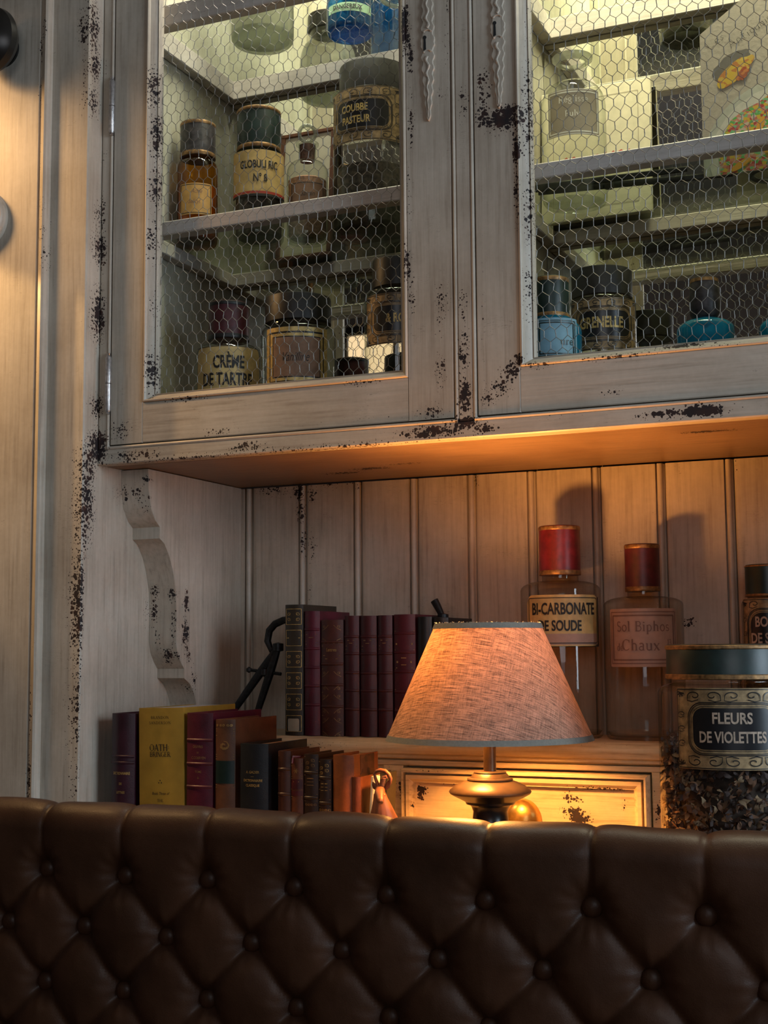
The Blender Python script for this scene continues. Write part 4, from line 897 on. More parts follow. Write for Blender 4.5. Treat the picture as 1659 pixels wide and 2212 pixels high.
# drawing on paper
x0_, x1_ = px(1515, 200, Y=.17)[0], -.14; zt_ = px(1515, 75, Y=.17)[2]; ztr = zt_+.11
dr_ = thing('food_drawing', 'paper drawing of a filled roll and salad bowl behind the right wire door', 'drawing', ((x0_+x1_)/2, .17, ZS), rot=(0, 0, 0)); hw = (x1_-x0_)/2
H_ = zt_-ZS
pap = obj('sheet', MB().poly([(-hw, .0), (hw, .0), (hw, H_+.105), (-hw, H_)], 0, .0012), simple('drawing paper', (.46, .42, .36), .8, 0, .08, 200, .3), dr_, world=False, smooth=None)
def flat(name, mb, m_, o_=.0004): return obj(name, mb.map(lambda p: (p[0], -o_, p[2])), m_, pap, world=False, smooth=None)
hand = MB(); L0 = np.array([-hw+.012, H_-.022]); dv = np.array([.875, .484]); nv = np.array([-.484, .875])
def hs(pts, o_): hand.strip([tuple(L0+dv*(p[0]+o_)*.0125+nv*p[1]*.0125) for p in pts], .0006)
LET = {'L': [[(0, 1), (.1, 0), (.6, .1)]], 'e': [[(0, .3), (.4, .35), (.3, .6), (.05, .5), (.05, .1), (.4, .05)]], 's': [[(.35, .5), (.1, .5), (.3, .2), (0, .05)]], 'A': [[(0, 0), (.3, 1.1), (.65, 0)], [(.1, .4), (.6, .4)]], 'n': [[(0, 0), (0, .5), (.2, .55), (.35, .4), (.35, 0)]], 't': [[(.15, .9), (.15, .1), (.3, 0)], [(0, .6), (.35, .6)]], 'i': [[(.1, .5), (.1, 0)], [(.1, .75), (.1, .8)]], 'q': [[(.35, .5), (.05, .5), (.05, .1), (.35, .1)], [(.35, .55), (.35, -.5)]], 'u': [[(0, .5), (.05, .05), (.3, .05), (.35, .5), (.38, 0)]], 'a': [[(.35, .5), (.05, .45), (.05, .05), (.35, .1)], [(.35, .5), (.4, 0)]], 'r': [[(0, 0), (0, .5), (.3, .55)]]}
ox = 0
for chx in 'Les': 
    for st in LET[chx]: hs(st, ox)
    ox += .85 if chx == 'L' else .55
L0 = L0+nv*-.016+dv*.022; ox = 0
for chx in 'Antiquaires':
    for st in LET[chx]: hs(st, ox)
    ox += .85 if chx == 'A' else (.35 if chx == 'i' else .55)
flat('handwriting', hand, M['ink'])
def blob(cx, cz, rx, rz, rot=0, n=26, wob=.0, seed=0):
    r = random.Random(seed); out = []
    for i in range(n):
        q = 2*PI*i/n; k_ = 1+r.uniform(-wob, wob); X_, Z_ = rx*k_*math.cos(q), rz*k_*math.sin(q); out.append((cx+X_*math.cos(rot)-Z_*math.sin(rot), cz+X_*math.sin(rot)+Z_*math.cos(rot)))
    return MB().add([(p[0], 0, p[1]) for p in out], [tuple(range(n))])
def foodmat(name, cols, scl):
    m, nt, b = new_mat(name); vo = N(nt, 'ShaderNodeTexVoronoi'); vo.inputs['Scale'].default_value = scl; nt.links.new(coords(nt, (1, 1, 1.4)), vo.inputs['Vector'])
    sep = N(nt, 'ShaderNodeSeparateColor'); nt.links.new(vo.outputs['Color'], sep.inputs[0])
    st = [(i/len(cols), c) for i, c in enumerate(cols)]; r = N(nt, 'ShaderNodeValToRGB'); r.color_ramp.interpolation = 'CONSTANT'
    while len(r.color_ramp.elements) < len(st): r.color_ramp.elements.new(.5)
    for e_, (p, c) in zip(r.color_ramp.elements, st): e_.position = p; e_.color = (*c, 1)
    nt.links.new(sep.outputs[0], r.inputs[0]); nt.links.new(r.outputs[0], b.inputs['Base Color']); b.inputs['Roughness'].default_value = .7; return m
P1 = px(1588, 155, Y=.17); lx_, lz_ = P1[0]-(x0_+x1_)/2, P1[2]-ZS
flat('roll_shading', blob(lx_-.004, lz_+.010, .026, .013, .5, wob=.08, seed=1), simple('grey pencil', (.16, .15, .14), .8), .0003)
flat('filled_roll', blob(lx_, lz_, .027, .011, .62, wob=.07, seed=2), foodmat('roll crayon', [(.62, .42, .05), (.66, .48, .10), (.5, .2, .05), (.6, .4, .08)], 160), .0006)
flat('roll_filling', blob(lx_+.009, lz_-.004, .010, .006, .9, wob=.2, seed=3), foodmat('filling crayon', [(.4, .08, .03), (.55, .2, .06), (.35, .1, .05)], 260), .0008)
P2 = px(1695, 335, Y=.17); bx_, bz_ = P2[0]-(x0_+x1_)/2, P2[2]-ZS
def clip0(mb): return mb.map(lambda p: (min(max(p[0], -hw+.0005), hw-.0005), p[1], max(p[2], .0005)))
flat('bowl_rim', clip0(blob(bx_, bz_, .099, .099, .5)), simple('bowl wash', (.50, .52, .46), .8), .0003)
flat('bowl_inside', clip0(blob(bx_, bz_, .090, .090, .5)), simple('bowl pale wash', (.62, .62, .56), .8), .0005)
flat('salad', clip0(blob(bx_, bz_, .080, .080, .5, wob=.04, seed=5)), foodmat('salad crayon', [(.45, .06, .05), (.55, .16, .12), (.12, .42, .10), (.66, .45, .05), (.62, .25, .18), (.2, .5, .25), (.6, .5, .4)], 230), .0008)
for i, (dx_, dz_, rt_) in enumerate(((-.046, .022, 1.0), (-.028, .040, 1.2), (-.052, -.004, .5), (-.016, .018, 1.1))):
    flat('carrot_stick', clip0(blob(bx_+dx_, bz_+dz_, .014, .0042, rt_)), simple('carrot crayon %d' % i, (.72, .36, .04), .7), .001+.0001*i)
# iron tongs lying on the glass
tg = thing('iron_tongs', 'long dark iron tongs lying flat on the glass shelf of the right bay', 'tool', (-.35, .10, ZS))
A = px(1163, 415, Z=ZS+.004); B_ = px(1580, 372, Z=ZS+.004)
for k_, (d0, d1) in enumerate(((.000, .010), (-.012, -.030))):
    pa = np.array(A)-np.array((-.35, .10, ZS)); pb = np.array(B_)-np.array((-.35, .10, ZS))
    pts = [tuple(pa+(pb-pa)*q+np.array((0, d0+(d1-d0)*q, 0.001))) for q in np.linspace(0, 1 if k_ == 0 else .8, 12)]
    obj('arm', MB().tube(pts, [.0055-.002*q for q in np.linspace(0, 1, 12)], 8, .6), M['iron'], tg, world=False)
q = (pa*.62+pb*.38); obj('pivot', MB().lathe([(0, -.002), (.006, -.002), (.006, .010), (0, .012)], 16, q[0], q[1]-.004), M['iron'], tg, world=False)
cR = px(1675, 378, Z=ZS+.004)
rg = obj('iron_ring', MB().tube([(cR[0]+.028*math.cos(q), min(cR[1], .2)+.028*math.sin(q), ZS+.0035) for q in np.linspace(0, 2*PI, 33)], .0035, 8, cap=False), M['iron']); tag(rg, 'dark iron ring lying on the glass shelf at the far right edge', 'ring')
# mirrored things on the top shelf of the right bay
x, y = -.36, .15
t = jar('apothecary_jar', 'dark-filled jar on the top shelf of the right bay', x, y, ZS2, .040, ZS2+.10, ZS2+.115, .032, 'glass', sh=.015); fill(t, .037, .003, .08, 'darkfill'); tin_cap(t, .035, .112, .15, 'cap_black', None, 'lid')
# --- right bay, floor
x, y = jarpos(1190, 700, .085), .085; R = .0375; a = camang(x, y)
t = jar('apothecary_bottle', 'blue bottle with a dark green gold-rimmed cap at the lower left of the right door', x, y, CF, R, px(1190, 698, Y=y)[2], px(1190, 690, Y=y)[2], .024, 'glass_blue', sh=.014, cat='bottle')
tin_cap(t, .0225, px(1193, 692, Y=y)[2]-CF, px(1193, 603, Y=y)[2]-CF, 'cap_green')
zc = px(1190, 745, Y=y)[2]-CF; tm = serif('ure', .009, .012, -.008)
plain_label(t, R, a+.2, zc, .056, .050, 'blue_label', None, 'cap_green', 'cap_green', tm, borders=((.86, .86, .0010), (.76, .76, .0016)))
x, y = jarpos(1302, 700, .175), .175; R = .0425; a = camang(x, y)
t = jar('apothecary_jar', 'black-lidded jar with ornate label reading Grenelle behind the right door', x, y, CF, R, px(1302, 650, Y=y)[2], px(1302, 645, Y=y)[2], .037, 'glass', sh=.010)
tin_cap(t, .0385, px(1302, 649, Y=y)[2]-CF, px(1302, 588, Y=y)[2]-CF, 'cap_black', None, 'lid')
zc = px(1302, 715, Y=y)[2]-CF
apothecary(t, R, a+.05, zc, .100, .066, [('GRENELLE', .0140, .62, .026, -.004, -.005)], 'glass'); fill(t, R*.92, .006, .05, 'darkfill')
x, y = jarpos(1524, 700, .10), .10; R = .0335; a = camang(x, y)
t = jar('apothecary_bottle', 'squat blue bottle with a smoky conical stopper at the lower right', x, y, CF, R, px(1524, 693, Y=y)[2], px(1524, 688, Y=y)[2], .014, 'glass_blue', sh=.012, cat='bottle')
z0, z1 = px(1524, 692, Y=y)[2]-CF, px(1524, 603, Y=y)[2]-CF
st = obj('stopper', MB().lathe([(0, z0-.01), (.013, z0), (.0175, z0+.006), (.0185, z0+.02), (.0165, z1-.004), (.0155, z1), (0, z1+.001)], 40), M['cap_smoke'], t, world=False)
obj('rim', MB().lathe([(.0162, z1-.006), (.0168, z1-.005), (.0162, z1-.001)], 40, close=True), M['goldrim'], st, world=False)
x, y = jarpos(1690, 700, .10), .10
t = jar('apothecary_bottle', 'teal bottle just showing at the right edge of the lower wire door', x, y, CF, .026, px(1690, 690, Y=y)[2], px(1690, 665, Y=y)[2], .014, 'glass_blue', sh=.012, cat='bottle'); tin_cap(t, .015, px(1690, 668, Y=y)[2]-CF, px(1690, 610, Y=y)[2]-CF, 'cap_green')

# --- bottles on the ledge
zl_ = zl
x, y = jarpos(1213, 1400, .242), .242; R = .0525; a = camang(x, y)
t = jar('apothecary_bottle', 'tall clear bottle with a red cap and label reading Bi-Carbonate de Soude', x, y, zl_, R, px(1213, 1256, Y=y)[2], px(1213, 1244, Y=y)[2], .024, 'glass_old', sh=.012, cat='bottle')
tin_cap(t, .0272, px(1213, 1243, Y=y)[2]-zl_, px(1213, 1137, Y=y)[2]-zl_, 'cap_red')
zc = (px(1213, 1288, Y=y)[2]+px(1213, 1396, Y=y)[2])/2-zl_
cur = MB().rfill(.108, .066, .010)
lb = obj('label', wrap(cur, R, a+.08, .0004, zc), M['paper_gold'], t, world=False, smooth=60)
obj('lower_field', wrap(MB().rfill(.100, .014, 0, 0, -.024), R, a+.08, .0007, zc), M['paper_rose'], lb, world=False)
obj('border', wrap(MB().strip(rring(.100, .058, .003), .0010, True).strip([(-.054, -.0325), (.054, -.0325)], .003).strip([(.053, -.033), (.053, .030)], .0026), R, a+.08, .0010, zc), M['ink'], lb, world=False)
obj('lettering', wrap(lines([('BI-CARBONATE', .0150, .60, .026, 0, .008), ('DE SOUDE', .0135, .64, .026, -.006, -.013)]), R, a+.08, .0012, zc), M['ink'], lb, world=False)
x, y = jarpos(1392, 1400, .245), .245; R = .0505; a = camang(x, y)
t = jar('apothecary_bottle', 'clear bottle with a smaller dark red cap and faded label reading Sol Biphos de Chaux', x, y, zl_, R, px(1392, 1289, Y=y)[2], px(1392, 1278, Y=y)[2], .020, 'glass_old', sh=.010, cat='bottle')
tin_cap(t, .0223, px(1390, 1278, Y=y)[2]-zl_, px(1390, 1176, Y=y)[2]-zl_, 'cap_wine')
zc = (px(1392, 1318, Y=y)[2]+px(1392, 1438, Y=y)[2])/2-zl_
tm = serif('Sol Biphos', .0125, 0, .008, .9); serif('de', .009, -.030, -.016, .8, mb=tm); serif('Chaux', .0140, -.003, -.016, .9, mb=tm); serif('13', .008, .034, -.010, .7, mb=tm)
plain_label(t, R, a-.03, zc, .094, .073, 'paper_rose', None, 'ink_rose', 'ink_rose', tm, borders=((.94, .88, .0011), (.87, .76, .0018)))
x, y = jarpos(1660, 1300, .245), .245; R = .0330; a = camang(x, y)
t = jar('apothecary_jar', 'dark-capped bottle with a black label beginning BO, at the right edge above the big jar', x, y, zl_, R, px(1660, 1293, Y=y)[2], px(1660, 1290, Y=y)[2], .025, 'glass_old', sh=.008)
tin_cap(t, .0275, px(1660, 1289, Y=y)[2]-zl_, px(1660, 1220, Y=y)[2]-zl_, 'cap_green', 'goldrim', rimh=.003)
zc = px(1660, 1368, Y=y)[2]-zl_
apothecary(t, R, a+.14, zc, .082, .085, [('BORATE', .0125, .66, .026, 0, .008), ('DE SOUDE', .0125, .66, .026, 0, -.012)], 'glass', plate_h=.62, let_m='letter_cream'); fill(t, R*.92, .006, .1, 'darkfill')
# --- big jar of dried violets on the counter
x, y = px(1582, 1600, Y=-.015)[0], -.015; R = .0765; a = camang(x, y)
t = jar('apothecary_jar', 'big jar of dried flowers with wide dark green lid, labelled Fleurs de Violettes', x, y, ZC, R, px(1582, 1475, Y=y)[2], px(1582, 1470, Y=y)[2], .060, 'glass', sh=.012)
lidz0, lidz1 = px(1582, 1466, Y=y)[2]-ZC, px(1582, 1391, Y=y)[2]-ZC
tin_cap(t, .0665, lidz0, lidz1, 'cap_green', 'goldrim', 'lid', rimh=.0055)
zc = (px(1582, 1490, Y=y)[2]+px(1582, 1643, Y=y)[2])/2-ZC
apothecary(t, R, a+.02, zc, .122, .082, [('FLEURS', .0112, .80, .026, -.001, .0055), ('DE VIOLETTES', .0112, .68, .026, -.001, -.0135)], 'glass', let_m='letter_cream')
pet = [simple('dried petal brown', (.15, .068, .036), .8, 0, .3, 60), simple('dried petal mauve', (.075, .050, .048), .8, 0, .3, 60), simple('dried petal straw', (.24, .155, .09), .8, 0, .3, 60)]
fillh = px(1582, 1628, Y=y)[2]-ZC
fl = MB()
NP_ = 3400
def inside(p):
    k_ = min(1, (R-.0016)/max(1e-6, math.hypot(p[0], p[1]))); return (p[0]*k_, p[1]*k_, max(.004, p[2]))
for i in range(NP_):                      # curled strips of petal
    q = rng.uniform(0, 2*PI); r_ = (R-.004)*math.sqrt(rng.uniform(.6, 1.0)); z = .006+(fillh+.012)*rng.uniform(0, 1)**.9
    p = np.array((r_*math.cos(q), r_*math.sin(q), z)); u = rng.normal(0, 1, 3); u /= np.linalg.norm(u); v = np.cross(u, rng.normal(0, 1, 3)); v /= np.linalg.norm(v)
    L_ = rng.uniform(.006, .017); w_ = rng.uniform(.0014, .0042); cu = rng.uniform(-.9, .9); tw = rng.uniform(-.7, .7); P_ = []
    for k_ in range(5):
        ww = w_*(1-abs(k_-2)/2.6); P_ += [inside(p+v*ww+np.cross(u, v)*ww*.5), inside(p-v*ww)]
        n_ = np.cross(u, v); p = p+u*L_/4; u = u*math.cos(cu)+n_*math.sin(cu); v = v*math.cos(tw)+np.cross(u, v)*math.sin(tw); v = v-u*(u@v); v /= np.linalg.norm(v)
    fl.add(P_, [(2*k_, 2*k_+2, 2*k_+3, 2*k_+1) for k_ in range(4)])
me_o = obj('dried_flowers', fl, pet[0], t, world=False, smooth=180, kind='stuff', recalc=False)
for mm in pet[1:]: me_o.data.materials.append(mm)
mi = np.repeat(rng.integers(0, 3, NP_), 4).astype(np.int32); me_o.data.polygons.foreach_set('material_index', mi)
obj('flower_core', MB().lathe([(0, .005), (R*.74, .006), (R*.76, fillh), (R*.4, fillh+.014), (0, fillh+.018)], 30), simple('dim petals', (.032, .018, .012), .9, 0, .6, 120, .6), t, world=False)

# ------------------------------------------------------------------ books
def book(label, x0, x1, yf, z0, zt, depth, cm, pm='pages', bands=(), bulge=.004, group=None, tools=None, rot=None, headcap=True, lab=None, name='book', t=None):
    """spine faces -Y; local x 0..w, y 0..depth (0 = where the boards meet the spine)"""
    w_ = x1-x0; h = zt-z0
    T = thing(name, label, 'book', (x0+w_/2, yf, z0), group or ('books on the ledge' if z0 > 1 else 'books on the counter'), rot)
    ysp = lambda x: -bulge*(1-(2*x/w_)**2)
    sp = [(x, ysp(x)) for x in np.linspace(-w_/2, w_/2, 11)]
    bt = .0022
    out = sp+[(w_/2, depth), (w_/2-bt, depth), (w_/2-bt, .003)]+[(x*.92, ysp(x)+.004) for x in np.linspace(w_/2-bt, -w_/2+bt, 9)]+[(-w_/2+bt, .003), (-w_/2+bt, depth), (-w_/2, depth)]
    obj('cover', MB().sweep(out, 'z', 0, h, .02), cm, T, world=False, smooth=50)
    pin = [(x*.9, ysp(x)*.6+.006) for x in np.linspace(-w_/2+bt, w_/2-bt, 9)]+[(w_/2-bt-.0002, depth-.004), (-w_/2+bt+.0002, depth-.004)]
    obj('page_block', MB().sweep(pin, 'z', .0025, h-(.0035 if pm == 'pages' else .0009), .05), M[pm], T, world=False, smooth=50)
    for zb in bands:
        z = h-zb if zb > 0 else -zb; k_ = 11
        pts = [(x, ysp(x)) for x in np.linspace(-w_/2*.985, w_/2*.985, k_)]; V = []
        for x_, y_ in pts:
            for oy, oz in ((.0006, -.0022), (-.0012, -.0012), (-.0012, .0012), (.0006, .0022)): V.append((x_, y_+oy, z+oz))
        obj('raised_band', MB().add(V, [(i*4+j, i*4+j+1, (i+1)*4+j+1, (i+1)*4+j) for i in range(k_-1) for j in range(3)]), cm, T, world=False, smooth=70)
    T['_'] = 0; del T['_']
    def deco(nm, mb, m_, off=.0004, parent=None):
        mb.map(lambda p: (p[0], ysp(max(-w_/2, min(w_/2, p[0])))-off, p[2])); return obj(nm, mb, M[m_] if isinstance(m_, str) else m_, parent or T, world=False, smooth=None)
    return T, w_, h, deco
def xr(a, b, yp, Y): return px(a, yp, Y=Y)[0], px(b, yp, Y=Y)[0]
BM = {k: bookmat(k, c) for k, c in dict(plum=(.045, .007, .018), crimson=(.10, .006, .022), tan=(.14, .055, .026), navy=(.007, .009, .013), brown=(.075, .022, .012), redbrown=(.13, .04, .018), dark=(.028, .012, .008),
      orange=(.27, .085, .025), oxblood=(.060, .006, .011), wine=(.085, .006, .014), russet=(.085, .020, .014), black=(.006, .006, .006), olive=(.035, .024, .014), rust=(.16, .045, .02)).items()}
BM['yellow'] = simple('ochre dust jacket', (.33, .195, .028), .42, 0, .18, 25, .15, coat=.1)
# lower row, on the counter
def row(yf, items): pass
x0, x1 = xr(243, 297, 1640, .0); zt = px(270, 1541, Y=0)[2]
T, w_, h, dc = book('plum leather book, leftmost on the counter beside the yellow one', x0-.001, x1-.004, 0, ZC+.0005, zt, .14, BM['plum'], bands=(.055, .063), bulge=.006)
dc('lettering', lines([('DICTIONNAIRE', .0035, .75, .026, 0, h-.078), ('DE', .003, .8, .026, 0, h-.091), ('LETTRES', .003, .8, .026, 0, h-.102)]), 'gilt')
x0, x1 = xr(306, 402, 1640, .0); zt = px(350, 1529, Y=0)[2]
T, w_, h, dc = book('thick ochre yellow hardback with black spine title, second from left on the counter', x0, x1, 0, ZC+.0005, zt, .132, BM['yellow'], 'pages_bright', bulge=.003, rot=(0, -.02, 0))
dc('title', serif('OATH:', .0086, -.001, h-.0545, .86, mb=serif('BRINGER', .0062, 0, h-.0618, .92, .04)), 'ink')
dc('author', serif('BRANDON', .0034, 0, h-.0138, 1.15, .14, mb=serif('SANDERSON', .0034, 0, h-.0205, 1.15, .14)), 'ink')
dc('series_line', lines([('Book Three of', .0036, .85, .002, 0, h-.1095, .3)]), 'ink'); dc('series_word', serif('THE', .0036, 0, h-.1185), 'ink')
tr_ = MB()
for p, q in ((0, .0020), (-.0020, -.0010), (.0020, -.0010)): tr_.rfill(.0016, .0016, .0008, p, h-.0935+q, 8)
dc('three_dots', tr_, 'ink')
x0, x1 = xr(404, 460, 1640, .0); zt = px(430, 1540, Y=0)[2]
T, w_, h, dc = book('crimson leather book with raised bands, between the yellow and the tan one', x0, x1, .0, ZC+.0005, zt, .125, BM['crimson'], bands=(.034, .0635, .092, .12))
dc('lettering', lines([('OEUVRES', .0032, .8, .004, -.001, h-.0435), ('DE', .0022, .8, .004, -.001, h-.0505), ('C.COBRYEN', .0034, .8, .004, 0, h-.0575), ('TOME', .0028, .9, .004, 0, h-.0745), ('III', .0028, .9, .004, 0, h-.082)]), 'giltdim')
x0, x1 = xr(466, 507, 1640, .0); zt = px(490, 1554, Y=0)[2]
T, w_, h, dc = book('tan leather book with gilt spine and dark green title patch', x0, x1+.001, .0, ZC+.0005, zt, .108, BM['tan'], bands=())
dc('title_patch', MB().rfill(w_*.96, .028, 0, 0, h-.065), 'cap_green', .0006)
g2 = MB()
for zz in (.012, .0145, .020, .0435, .046, .049, .081, .084): g2.strip([(-w_*.47, h-zz), (w_*.47, h-zz)], .0006)
for q in range(5): scroll(g2, -w_*.36+w_*.18*q, h-.007, .0018, 1 if q % 2 else -1, 1, .0005)
for q in range(6): g2.strip(_arc(0, h-.032, .002+.001*q, .0012+.0008*q, q*50, q*50+200, 10), .0004)
dc('gilt_tooling', g2, 'gilt', .0008)
x0, x1 = xr(523, 583, 1640, .0); zt = px(560, 1606, Y=0)[2]
T, w_, h, dc = book('black leather dictionary with gilt title, right of the tan book', x0, x1, -.004, ZC+.0005, zt, .105, BM['navy'], bulge=.005, bands=())
dc('lettering', lines([('A. GAZIER', .0032, .9, .006, 0, h-.036), ('—', .003, 1, .004, 0, h-.041), ('DICTIONNAIRE', .0030, .9, .026, 0, h-.046), ('CLASSIQUE', .0030, .9, .026, 0, h-.052)]), 'gilt')
specs = [(601, 628, 1622, 'brown', 'small plain brown book just right of the black dictionary', 0), (629, 655, 1638, 'redbrown', 'small tan book with a red title band and a red ribbon', 1),
         (657, 688, 1629, 'dark', 'small dark ornamented book, left of a similar black and gold one', 2), (689, 716, 1640, 'dark', 'small black and gold tooled book left of the orange-brown one', 3)]
for a_, b_2, yt, cm, lbx, kd in specs:
    x0, x1 = xr(a_, b_2, 1690, .0); zt = px((a_+b_2)/2, yt, Y=0)[2]
    T, w_, h, dc = book(lbx, x0, x1, .0, ZC+.0005, zt, .072 if kd else .080, BM[cm], bulge=.003, bands=(.022, .052) if kd != 1 else ())
    g2 = MB()
    if kd == 1:
        dc('title_band', MB().rfill(w_*.97, .012, 0, 0, h-.031), 'cap_wine', .0005); dc('title_band', MB().rfill(w_*.97, .006, 0, 0, h-.042), 'cap_wine', .0005)
        for zz in (.006, .009, .022, .0245, .037, .046, .049): g2.strip([(-w_*.46, h-zz), (w_*.46, h-zz)], .0006)
        for q in range(6): g2.strip([(0, h-.015), (.003*math.cos(q*PI/3), h-.015+.003*math.sin(q*PI/3))], .0005)
        g2.strip([(-.004, h-.028), (.004, h-.028)], .0008)
        rb = MB().tube([(.003, .004, h+.001), (-.004, -.003, h+.002), (-.004, -.0045, h-.006)], [.0018]*3, 6, .3); obj('ribbon', rb, M['cap_red'], T, world=False)
    elif kd == 0:
        for zz in (.006, .030, .055): g2.strip([(-w_*.46, h-zz), (w_*.46, h-zz)], .0004)
    else:
        for zz in (.003, .019, .025, .036, .048, .056, .075): g2.strip([(-w_*.46, h-zz), (w_*.46, h-zz)], .0006)
        for q in range(4): scroll(g2, (-1)**q*.003, h-.007-.003*q, .0026, (-1)**q, 1, .0005)
        for q in range(3): g2.strip([(-.0045, h-.029-.004*q), (.0045, h-.029-.004*q)], .0011 if q == 0 else .0006)
        for q in range(4): scroll(g2, -.006+.004*q, h-.060, .0018, 1, 1, .0004)
    dc('gilt_tooling', g2, 'gilt' if kd in (1, 3) else 'giltdim', .0008)
x0, x1 = xr(720, 765, 1690, .0); zt = px(743, 1631, Y=0)[2]
T, w_, h, dc = book('orange-brown leather book with marbled boards catching the lamplight', x0, x1, .0, ZC+.0005, zt, .070, BM['orange'], bulge=.005)
g2 = MB().strip([(-w_*.3, h-.008), (w_*.3, h-.008)], .0004).strip([(-w_*.3, h-.010), (w_*.3, h-.010)], .0004); dc('tooled_lines', g2, 'giltdim')
mbm = foodmat('marbled boards', [(.05, .022, .012), (.10, .045, .02), (.07, .03, .015), (.03, .015, .01)], 110)
obj('marbled_side', MB().box(w_/2, w_/2+.0006, .018, .058, 0, h-.001), mbm, T, world=False)
x0, x1 = xr(762, 782, 1720, .0); zt = px(772, 1678, Y=0)[2]
book('small worn red-brown book standing beside the pale notebook', x0, x1-.001, -.002, ZC+.0005, zt, .06, BM['rust'], bulge=.002)
x0, x1 = xr(786, 798, 1720, .0); zt = px(790, 1676, Y=0)[2]
book('thin cream notebook left of the carved antelope head', x0+.001, x1, -.002, ZC+.0005, zt, .045, M['paper_cream'], bulge=.001, rot=(0, .06, 0))
x0, x1 = xr(800, 816, 1720, .01); zt = px(806, 1667, Y=.01)[2]
book('dark green book leaning right behind the carved antelope head', x0+.003, x1+.003, .01, ZC+.0006, zt, .028, BM['black'], bulge=.001, rot=(0, .06, 0))

# upper row, on the ledge
YU = .166
def ub(a_, b_2, yt, cm, lbx, depth, bands, gilt=None, kd=0, bulge=.004, grp=None, yf=YU):
    x0, x1 = xr(a_, b_2, 1450, yf); zt = px((a_+b_2)/2, yt, Y=yf)[2]
    T, w_, h, dc = book(lbx, x0+.0004, x1-.0004, yf+.004, zl+.0006, zt, depth, BM[cm], bands=bands, bulge=bulge, group=grp); g2 = MB()
    if kd == 1:
        n_ = 6
        for q in range(n_):
            z1_ = h-.006-q*h/n_*.98; z0_ = z1_-h/n_*.72; g2.strip(rring(w_*.84, z1_-z0_, .0005, 0, (z1_+z0_)/2), .0007, True)
            if q not in (1, 5):
                for s_ in (-1, 1):
                    for r_ in (-1, 1): scroll(g2, s_*w_*.22, (z1_+z0_)/2+r_*.004, .0028, s_, r_, .0006)
        lb = h-.006-1*h/n_*.98-h/n_*.36; g2.strip([(-w_*.36, lb), (w_*.36, lb)], .0012)
        dc('paper_patch', MB().rfill(w_*.62, .017, .002, 0, .014), 'paper_grey', .0008)
    elif kd == 2:
        n_ = 5
        for q in range(n_):
            zc_2 = h-.004-(q+.5)*h/n_
            if q == 1: continue
            for s_ in (-1, 1):
                for r_ in (-1, 1):
                    g2.strip(_arc(s_*w_*.44, zc_2+r_*h/n_*.42, w_*.3, h/n_*.22, 0, 360, 16)[(0 if s_ < 0 else 4):(9 if s_ < 0 else 13)] if False else [(s_*w_*.42, zc_2+r_*h/n_*.18), (s_*w_*.26, zc_2+r_*h/n_*.26), (s_*w_*.12, zc_2+r_*h/n_*.40)], .0007); scroll(g2, s_*w_*.34, zc_2+r_*h/n_*.34, .0022, -s_, r_, .0005)
        for q in range(1, n_): g2.strip([(-w_*.46, h-.004-q*h/n_), (w_*.46, h-.004-q*h/n_)], .0008)
        dc('lettering', lines([('Lettres', .0048, .8, 0, 0, h-.0425, .2)]), 'gilt', .0007)
        g2.strip([(-w_*.38, h-.048), (w_*.38, h-.048)], .0009); g2.strip([(-w_*.28, h-.0525), (w_*.28, h-.0525)], .0009)
    elif kd == 3:
        for zz, ww in ((.033, .25), (.037, .12), (.0405, .38), (.045, .40)): g2.strip([(-w_*ww, h-zz), (w_*ww, h-zz)], .0009)
    elif kd == 4:
        for zz, ww in ((.0385, .40), (.0395, .40), (.0575, .12), (.0620, .36), (.0635, .36), (.0665, .12), (.0705, .40)): g2.strip([(-w_*ww, h-zz), (w_*ww, h-zz)], .0010)
        for b in bands: g2.strip([(-w_*.47, h-b+.003), (w_*.47, h-b+.003)], .0004)
    elif kd == 5:
        for zz, ww in ((.032, .36), (.036, .15), (.041, .4), (.045, .4)): g2.strip([(-w_*ww, h-zz), (w_*ww, h-zz)], .0008)
    if g2.v: dc('gilt_tooling', g2, gilt or 'giltdim', .0007)
    return T
ub(613, 653, 1306, 'olive', 'tall dark brown ledge book with gilt panels, leftmost of the upper row', .105, (), 'gilt', 1, .003)
ub(655, 689, 1320, 'crimson', 'red leather ledge book, second from the left with five raised bands', .095, (.025, .051, .0765, .1015, .127), 'giltdim', 5)
ub(691, 740, 1339, 'russet', 'russet book with floral tooled panels and gothic title in the upper row', .09, (.0297, .0595, .0875, .1165), 'giltdim', 2)
ub(742, 774, 1330, 'oxblood', 'dark red book with a torn headcap, next right of the russet one', .085, (.028, .051, .0765, .100, .125), 'giltdim', 3)
ub(776, 812, 1330, 'oxblood', 'dark red book in the middle of the three alike volumes', .085, (.028, .051, .0765, .100, .125), 'giltdim', 3)
ub(814, 846, 1329, 'oxblood', 'dark red book, rightmost of the three alike volumes', .085, (.028, .051, .0765, .100, .125), 'giltdim', 3)
ub(849, 896, 1327, 'wine', 'brighter wine-red book with gilt title beside the black one', .09, (.025, .050, .0755, .102, .127), 'gilt', 4)
ub(900, 932, 1332, 'black', 'black book right of the wine-red one, partly behind the lampshade', .09, (), None, 0)
ub(934, 968, 1334, 'black', 'black book nearest the lampshade in the upper row', .09, (), None, 0)

